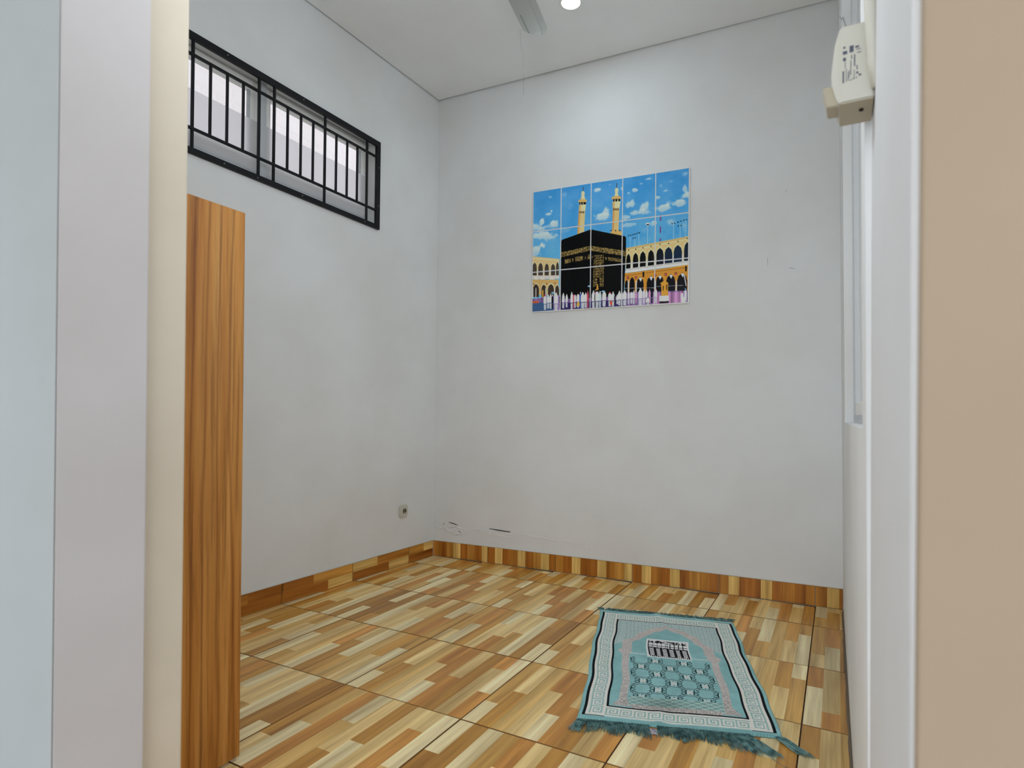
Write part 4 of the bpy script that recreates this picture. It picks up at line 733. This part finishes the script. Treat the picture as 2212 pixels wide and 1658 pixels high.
wav = .0035*np.sin(V2*11)+.002*np.sin(V2*29); dirx = np.array(e1)/np.linalg.norm(np.array(e1)); XY = XY+wav[..., None]*dirx*1.0
wv = .006*np.exp(-((U2*RW-.30)/.05)**2)*np.sign(.5-V2)*-1; diry = np.array(e2)/np.linalg.norm(np.array(e2)); XY = XY+wv[..., None]*diry*(np.abs(V2-.5)*2)[..., None]**3
P = np.concatenate([XY, Zz[..., None]], -1).reshape(-1, 3); idx = np.arange((NX+1)*(NY+1)).reshape(NY+1, NX+1)
F = np.stack([idx[:-1, :-1], idx[1:, :-1], idx[1:, 1:], idx[:-1, 1:]], -1).reshape(-1, 4)
skirtF = []; n = len(P); border = list(idx[0, :])+list(idx[1:, -1])+list(idx[-1, :-1][::-1])+list(idx[1:-1, 0][::-1])
low = P[border].copy(); low[:, 2] = .0006; P = np.vstack([P, low]); m_ = len(border)
skirtF = [[int(border[k]), int(border[(k+1) % m_]), n+(k+1) % m_, n+k] for k in range(m_)]
me = bpy.data.meshes.new('pile'); me.from_pydata(P.tolist(), [], F.tolist()+skirtF); me.materials.append(M_PILE)
C = np.clip(srgb2lin(np.clip(rimg, 0, 255))*KR, 0, .9).reshape(-1, 3) if (KR := 1.5) else None
C = np.vstack([C, np.full((m_, 3), 1)*np.array([.12, .22, .22])]); C4 = np.repeat(np.hstack([C, np.ones((len(C), 1))]), 4, 0)
ca = me.color_attributes.new('print', 'FLOAT_COLOR', 'CORNER'); ca.data.foreach_set('color', C4.astype(np.float32).ravel()); me.update()
me.polygons.foreach_set('use_smooth', [True]*len(me.polygons))
pile = bpy.data.objects.new('pile', me); COL.objects.link(pile); adopt(rug, pile)

M_FR, nt_, lk_, b_ = new_mat('teal_fringe_yarn', lin((80, 112, 112), 1.5), 0.9, 0.15)
nn = noise(nt_, lk_, 60, 3); rr_ = ramp(nt_, lk_, nn.outputs['Fac'], [(0.35, lin((52, 80, 82), 1.5)), (0.65, lin((102, 134, 132), 1.5))]); lk_.new(rr_.outputs['Color'], b_.inputs['Base Color'])
def fringe(near):
    bm = bmesh.new(); r = random.Random(12 if near else 13); n = 620 if near else 420
    for k in range(n):
        u = (k+r.random())/n
        if near:
            if .358 < u < .395 or .84 < u < .955: 
                continue
            L = .058+.012*math.sin(u*40)+r.uniform(-.012, .010)
            lean = -.25+.9*u+.25*math.sin(u*17)
            if u < .05: lean = -1.0-8*(.05-u); L *= 1.05
            if u > .955: lean = 2.4; L = .095+r.uniform(-.02, .03)
            if .70 < u < .84: lean = 1.0+(u-.70)*12; L = .075+.05*(u-.70)/.14+r.uniform(-.01, .02)
        else:
            L = .044+r.uniform(-.012, .012); lean = .45+.5*math.sin(u*23)
            if u < .04: lean = -1.3; L = .05
            if u > .95: lean = 1.6; L = .05
        p = rug_xy(u, 1 if near else 0); d = (Vector(e2).normalized() if near else -Vector(e2).normalized()); s = Vector(e1).normalized()
        dirv = (d+s*lean*.55).normalized(); dirv0 = (d*1.0+s*lean*.2).normalized()
        pts = []; q = Vector((p.x, p.y)); h0 = .005
        sw = r.uniform(-.25, .25)
        for i in range(5):
            t = i/4; z = max(.0016, h0*(1-t*.9)+.006*math.sin(t*math.pi)*r.uniform(.2, 1)+r.uniform(0, .0025))
            pts.append((q.x, q.y, z)); dd = (dirv0*(1-t)+dirv*t+s*sw*math.sin(t*3)).normalized(); q = q+dd*(L/4)
        tube(bm, pts, [.0013, .0015, .0013, .0011, .0006], 3)
    o = bm_obj('fringe', bm, M_FR); o['kind'] = 'stuff'; adopt(rug, o)
fringe(True); fringe(False)
# two tassels drawn out at the right of the near end, loose thread
bm = bmesh.new(); a0 = rug_xy(.80, 1.04); tube(bm, [(a0.x+.02, a0.y-.02, .004), (a0.x+.075, a0.y-.015, .003), (a0.x+.085, a0.y-.05, .002), (a0.x+.12, a0.y-.075, .002), (a0.x+.19, a0.y-.075, .002), (a0.x+.22, a0.y-.09, .002)], .0006, 4)
o = bm_obj('loose_thread', bm, M_FR); adopt(rug, o)
# care label under the fringe
p = rug_xy(.376, 1.012); q2 = Vector(e2).normalized(); s2 = Vector(e1).normalized(); bm = bmesh.new()
c4 = [p-s2*.016, p+s2*.016, p+s2*.016+q2*.032, p-s2*.016+q2*.032]; prism(bm, [(v.x, v.y, .0012) for v in c4]+[(v.x, v.y, .0022) for v in c4])
lb_m, nt2, lk2, b2 = new_mat('woven_label', (0.5, 0.45, 0.55), 0.8, 0.2); nn = noise(nt2, lk2, 90, 2)
rq = ramp(nt2, lk2, nn.outputs['Fac'], [(0.40, (0.22, 0.16, 0.36)), (0.5, (0.62, 0.60, 0.66)), (0.62, (0.62, 0.52, 0.20))]); lk2.new(rq.outputs['Color'], b2.inputs['Base Color'])
o = bm_obj('care_label', bm, lb_m); o['label'] = 'pale purple and yellow label'; adopt(rug, o)

# ------------------------------------------------------------------ ceiling downlight and added fill globe
def downlight(x, y, watts, label):
    e = thing('downlight', (x, y, H), label, 'downlight')
    bm = bmesh.new(); n = 40; prof = [(.0495, -.001), (.0500, -.0045), (.0560, -.0040), (.0620, -.0015), (.0625, 0.0)]; rings = []
    for r_, z in prof: rings.append([bm.verts.new((x+r_*math.cos(2*math.pi*k/n), y+r_*math.sin(2*math.pi*k/n), H+z)) for k in range(n)])
    for A, B in zip(rings, rings[1:]):
        for k in range(n): bm.faces.new((A[k], A[(k+1) % n], B[(k+1) % n], B[k]))
    ring = bm_obj('trim_ring', bm, M_ALU, smooth=True)
    bm = bmesh.new(); cyl(bm, (x, y, H-.0015), .0496, .002, seg=40); dif = bm_obj('diffuser', bm, M_LAMP)
    adopt(e, ring, dif)
    l = bpy.data.lights.new('downlight_lamp', 'AREA'); l.shape = 'DISK'; l.size = .095; l.energy = watts; l.color = SPOT_COL
    lo = bpy.data.objects.new('downlight_lamp', l); COL.objects.link(lo); lo.location = (x, y, H-.008); adopt(e, lo); return e
for (x, y), wt in LAMPS: downlight(x, y, wt, 'lit round recessed downlight in the ceiling by the fan blade')
# fill lamp added to light the room evenly: globe on a cord, above the frame
(gx_, gy_, gz_), gw = FILL_GLOBE
gl = thing('fill_globe', (gx_, gy_, gz_), 'added unseen fill lamp, a white globe on a cord inside the doorway', 'lamp')
bm = bmesh.new(); bmesh.ops.create_uvsphere(bm, u_segments=24, v_segments=14, radius=.10, matrix=Matrix.Translation((gx_, gy_, gz_))); g1 = bm_obj('globe', bm, emit_mat('fill_globe_glow', (0.96, 0.98, 1.0), 2.0), smooth=True)
bm = bmesh.new(); cyl(bm, (gx_, gy_, (gz_+.1+H)/2), .004, H-gz_-.1, seg=8); g2 = bm_obj('cord', bm, M_PLAST)
l = bpy.data.lights.new('fill_bulb', 'POINT'); l.energy = gw; l.shadow_soft_size = .11; l.color = FILL_COL
lo = bpy.data.objects.new('fill_bulb', l); COL.objects.link(lo); lo.location = (gx_, gy_, gz_); adopt(gl, g1, g2, lo)

# ------------------------------------------------------------------ ceiling fan (hub above the frame)
HX, HY, HZ = 1.369, .871, 2.872
fan = thing('ceiling_fan', (HX, HY, HZ), 'grey ceiling fan with long flat rounded blades below the ceiling', 'ceiling fan')
bm = bmesh.new(); cyl(bm, (HX, HY, HZ), .085, .06, seg=32); cyl(bm, (HX, HY, HZ+.045), .06, .03, seg=32, r2=.03); ks = [bm_obj('motor', bm, M_FAN)]
bm = bmesh.new(); cyl(bm, (HX, HY, HZ+.15), .012, .24, seg=16); ks.append(bm_obj('downrod', bm, M_FAN))
bm = bmesh.new(); cyl(bm, (HX, HY, H-.025), .055, .05, seg=24, r2=.06); ks.append(bm_obj('canopy', bm, M_FAN))
def blade(ang):
    """long pressed blade: main web, folded edge on one side, stiffening groove, rounded tip"""
    L0, L1, W2_ = .11, .622, .061
    ca, sa = math.cos(ang), math.sin(ang)
    def T(l, w, z): return (HX+l*ca-w*sa, HY+l*sa+w*ca, HZ-.012+z)
    prof = []
    for l in [L0+(L1-L0)*k/14 for k in range(15)]:
        hw = W2_*(.72+.28*min(1, (l-L0)/.2)); 
        c = max(0, (l-(L1-.022))/.022); hw2 = hw-.018*(1-math.sqrt(max(0, 1-c*c)))
        prof.append((l, hw2))
    ws = [-1, -.55, -.50, .62, .66, 1]; zs = [.004, .0, -.003, .001, .004, .007]
    bm = bmesh.new(); G = []
    for l, hw in prof:
        skew = .006*(1 if l > L1-.001 else 0)
        G.append([bm.verts.new(T(l+(-.012*w if l > L1-.03 else 0)*min(1, (l-L1+.03)/.03), hw*w, z)) for w, z in zip(ws, zs)])
    for A, B in zip(G, G[1:]):
        for k in range(5): bm.faces.new((A[k], A[k+1], B[k+1], B[k]))
    bmesh.ops.solidify(bm, geom=bm.faces[:], thickness=.0025)
    o = bm_obj('blade', bm, M_FAN)
    bm = bmesh.new(); tube(bm, [T(L1-.16, .034, -.004), T(L1-.03, .034, -.004)], .0022, 6)
    r1 = bm_obj('stiffening_rib', bm, M_GREYP); r1.parent = o
    bm = bmesh.new(); prism(bm, [T(.07, -.018, .004), T(.07, .018, .004), T(.17, .022, .004), T(.17, -.022, .004), T(.07, -.018, .009), T(.07, .018, .009), T(.17, .022, .009), T(.17, -.022, .009)])
    r2_ = bm_obj('blade_bracket', bm, M_GREYP); r2_.parent = o
    return o
A0 = math.atan2(1.46-HY, 1.256-HX)
for k in range(3): ks.append(blade(A0+k*2*math.pi/3))
adopt(fan, *ks)
# cobweb thread under the blade tip
bm = bmesh.new(); tube(bm, [(1.200, 1.40, 2.855), (1.190, 1.43, 2.80), (1.192, 1.45, 2.74), (1.194, 1.45, 2.68), (1.196, 1.45, 2.56)], .0006, 4)
cw = bm_obj('cobweb', bm, M_COBWEB); tag(cw, 'thin cobweb thread hanging from the fan blade tip', 'cobweb')

# ------------------------------------------------------------------ breaker box and cable cover on the right wall
mcb = thing('breaker_box', (2.630, -.03, 1.464), 'small ivory plastic circuit breaker box high on the right wall', 'breaker box')
bx0, bx1, by0, by1, bz0, bz1 = 2.5840, 2.6300, -.07, .008, 1.4635, 1.5800
bm = bmesh.new(); bx(bm, bx0, bx1, by0, by1, bz0, bz1); 
bmesh.ops.bevel(bm, geom=bm.edges[:], offset=.0022, segments=2, affect='EDGES')
body = bm_obj('body', bm, M_PLAST)
bm = bmesh.new()   # domed front cover facing the room
prof = [(0, bz0+.002), (-.004, bz0+.010), (-.0105, bz0+.034), (-.0115, bz0+.050), (-.0070, bz0+.092), (-.0012, bz1-.003), (0, bz1-.002)]
va = [bm.verts.new((bx0+d, by0+.004, z)) for d, z in prof]; vb = [bm.verts.new((bx0+d, by1-.004, z)) for d, z in prof]
for k in range(len(prof)-1): bm.faces.new((va[k], va[k+1], vb[k+1], vb[k]))
bm.faces.new(va); bm.faces.new(vb[::-1]); bm.faces.new((va[0], vb[0], vb[-1], va[-1]))
cover = bm_obj('front_cover', bm, M_PLAST)
bm = bmesh.new(); bx(bm, bx0-.020, bx0-.004, by0+.018, by1-.020, bz0+.006, bz0+.038, lambda x, y, z: (x-(z-bz0-.02)*.22, y, z)); bmesh.ops.bevel(bm, geom=bm.edges[:], offset=.0015, segments=2, affect='EDGES')
sw = bm_obj('switch_lever', bm, M_PLASTG)
und = box('under_plate', bx0+.001, bx1-.001, by0+.001, by1-.001, bz0-.0008, bz0+.0004, M_PLASTG)
bm = bmesh.new(); cyl(bm, (bx0+.030, by0+.030, bz0-.0015), .0032, .003, seg=12); hole = bm_obj('screw_hole', bm, M_DARK)
# printed rating plate: blurred rows of small dark marks
M_INK, *_ = new_mat('dark_blue_ink', (0.10, 0.11, 0.15), 0.6, 0.2); bm = bmesh.new(); r = random.Random(2)
def mark(x, z, w, h): 
    v = [bm.verts.new(p) for p in ((x, by0-.0003, z), (x+w, by0-.0003, z), (x+w, by0-.0003, z+h), (x, by0-.0003, z+h))]; bm.faces.new(v)
X0, Z0_ = bx0+.004, bz0+.030
for (x, z, w, h) in [(0, 0, .0020, .018), (.0004, .033, .0040, .005), (0, .043, .006, .005), (.0005, .052, .003, .003), (.009, .044, .0055, .0100), (.018, .046, .0060, .0012), (.0165, .049, .005, .003), (.019, .041, .0055, .0012),
                     (.0045, .001, .0008, .020), (.0070, .002, .0008, .014), (.009, .002, .003, .0010), (.0085, .006, .0008, .012), (.0105, .010, .0010, .022), (.0125, .003, .0040, .0012), (.0150, .005, .0008, .012), (.0150, .022, .0016, .018), (.0112, .034, .0012, .006), (.018, .010, .0030, .003), (.0185, .016, .0012, .007), (.0215, .006, .0030, .003), (.018, .003, .001, .003), (.0030, .022, .0008, .010)]:
    mark(X0+x, Z0_+z, w, h)
ink = bm_obj('rating_print', bm, M_INK)
hg = box('hinge', bx1-.011, bx1-.003, by0-.0015, by0+.004, bz0+.072, bz0+.094, M_PLASTG, None, .0006)
adopt(mcb, body, cover, sw, und, hole, ink, hg)
cc = bmesh.new(); tube(cc, [(2.6240, -.092, 1.78), (2.6230, -.092, 1.68), (2.6230, -.090, 1.60), (2.6250, -.086, 1.56), (2.6280, -.080, 1.51), (2.6315, -.075, 1.475)], [.0095, .0095, .0092, .0085, .0075, .0055], 12)
cov = bm_obj('cable_conduit', cc, M_PLAST, smooth=True); tag(cov, 'white cable conduit bending down the wall beside the breaker box', 'conduit')

# ------------------------------------------------------------------ wall socket
SY, SZ = 1.9055, .351; sx = LX(SY, SZ)
sk = thing('wall_socket', (sx, SY, SZ-.04), 'ivory single wall socket on the left wall near the corner', 'wall socket')
bm = bmesh.new(); bx(bm, sx, sx+.013, SY-.040, SY+.040, SZ-.041, SZ+.041)
bmesh.ops.bevel(bm, geom=[e for e in bm.edges if abs(e.verts[0].co.x-e.verts[1].co.x) > .005], offset=.010, segments=4, affect='EDGES')
bmesh.ops.bevel(bm, geom=[e for e in bm.edges if min(v.co.x for v in e.verts) > sx+.012], offset=.005, segments=3, affect='EDGES')
plate = bm_obj('plate', bm, M_PLAST)
bm = bmesh.new(); n = 28; rings = []
for r_, d in ((.0235, .0132), (.0215, .0145), (.0195, .0136), (.0188, .0133)): rings.append([bm.verts.new((sx+d, SY+.003+r_*math.cos(2*math.pi*k/n), SZ+r_*math.sin(2*math.pi*k/n))) for k in range(n)])
for A, B in zip(rings, rings[1:]):
    for k in range(n): bm.faces.new((A[k], A[(k+1) % n], B[(k+1) % n], B[k]))
rim = bm_obj('socket_rim', bm, M_PLAST, smooth=True)
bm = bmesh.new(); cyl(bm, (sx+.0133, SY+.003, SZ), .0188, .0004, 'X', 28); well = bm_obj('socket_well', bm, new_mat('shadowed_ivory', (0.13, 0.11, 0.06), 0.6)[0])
kk = []
for a in (-1, 1):
    bm = bmesh.new(); cyl(bm, (sx+.0137, SY+.003+a*.0085, SZ+a*.002), .0028, .0006, 'X', 10); kk.append(bm_obj('pin_hole', bm, M_DARK))
kk.append(box('earth_clip', sx+.0134, sx+.0150, SY, SY+.006, SZ-.019, SZ-.008, M_PLAST)); kk.append(box('earth_clip', sx+.0134, sx+.0150, SY, SY+.006, SZ+.012, SZ+.0185, M_PLASTG))
adopt(sk, plate, rim, well, *kk)
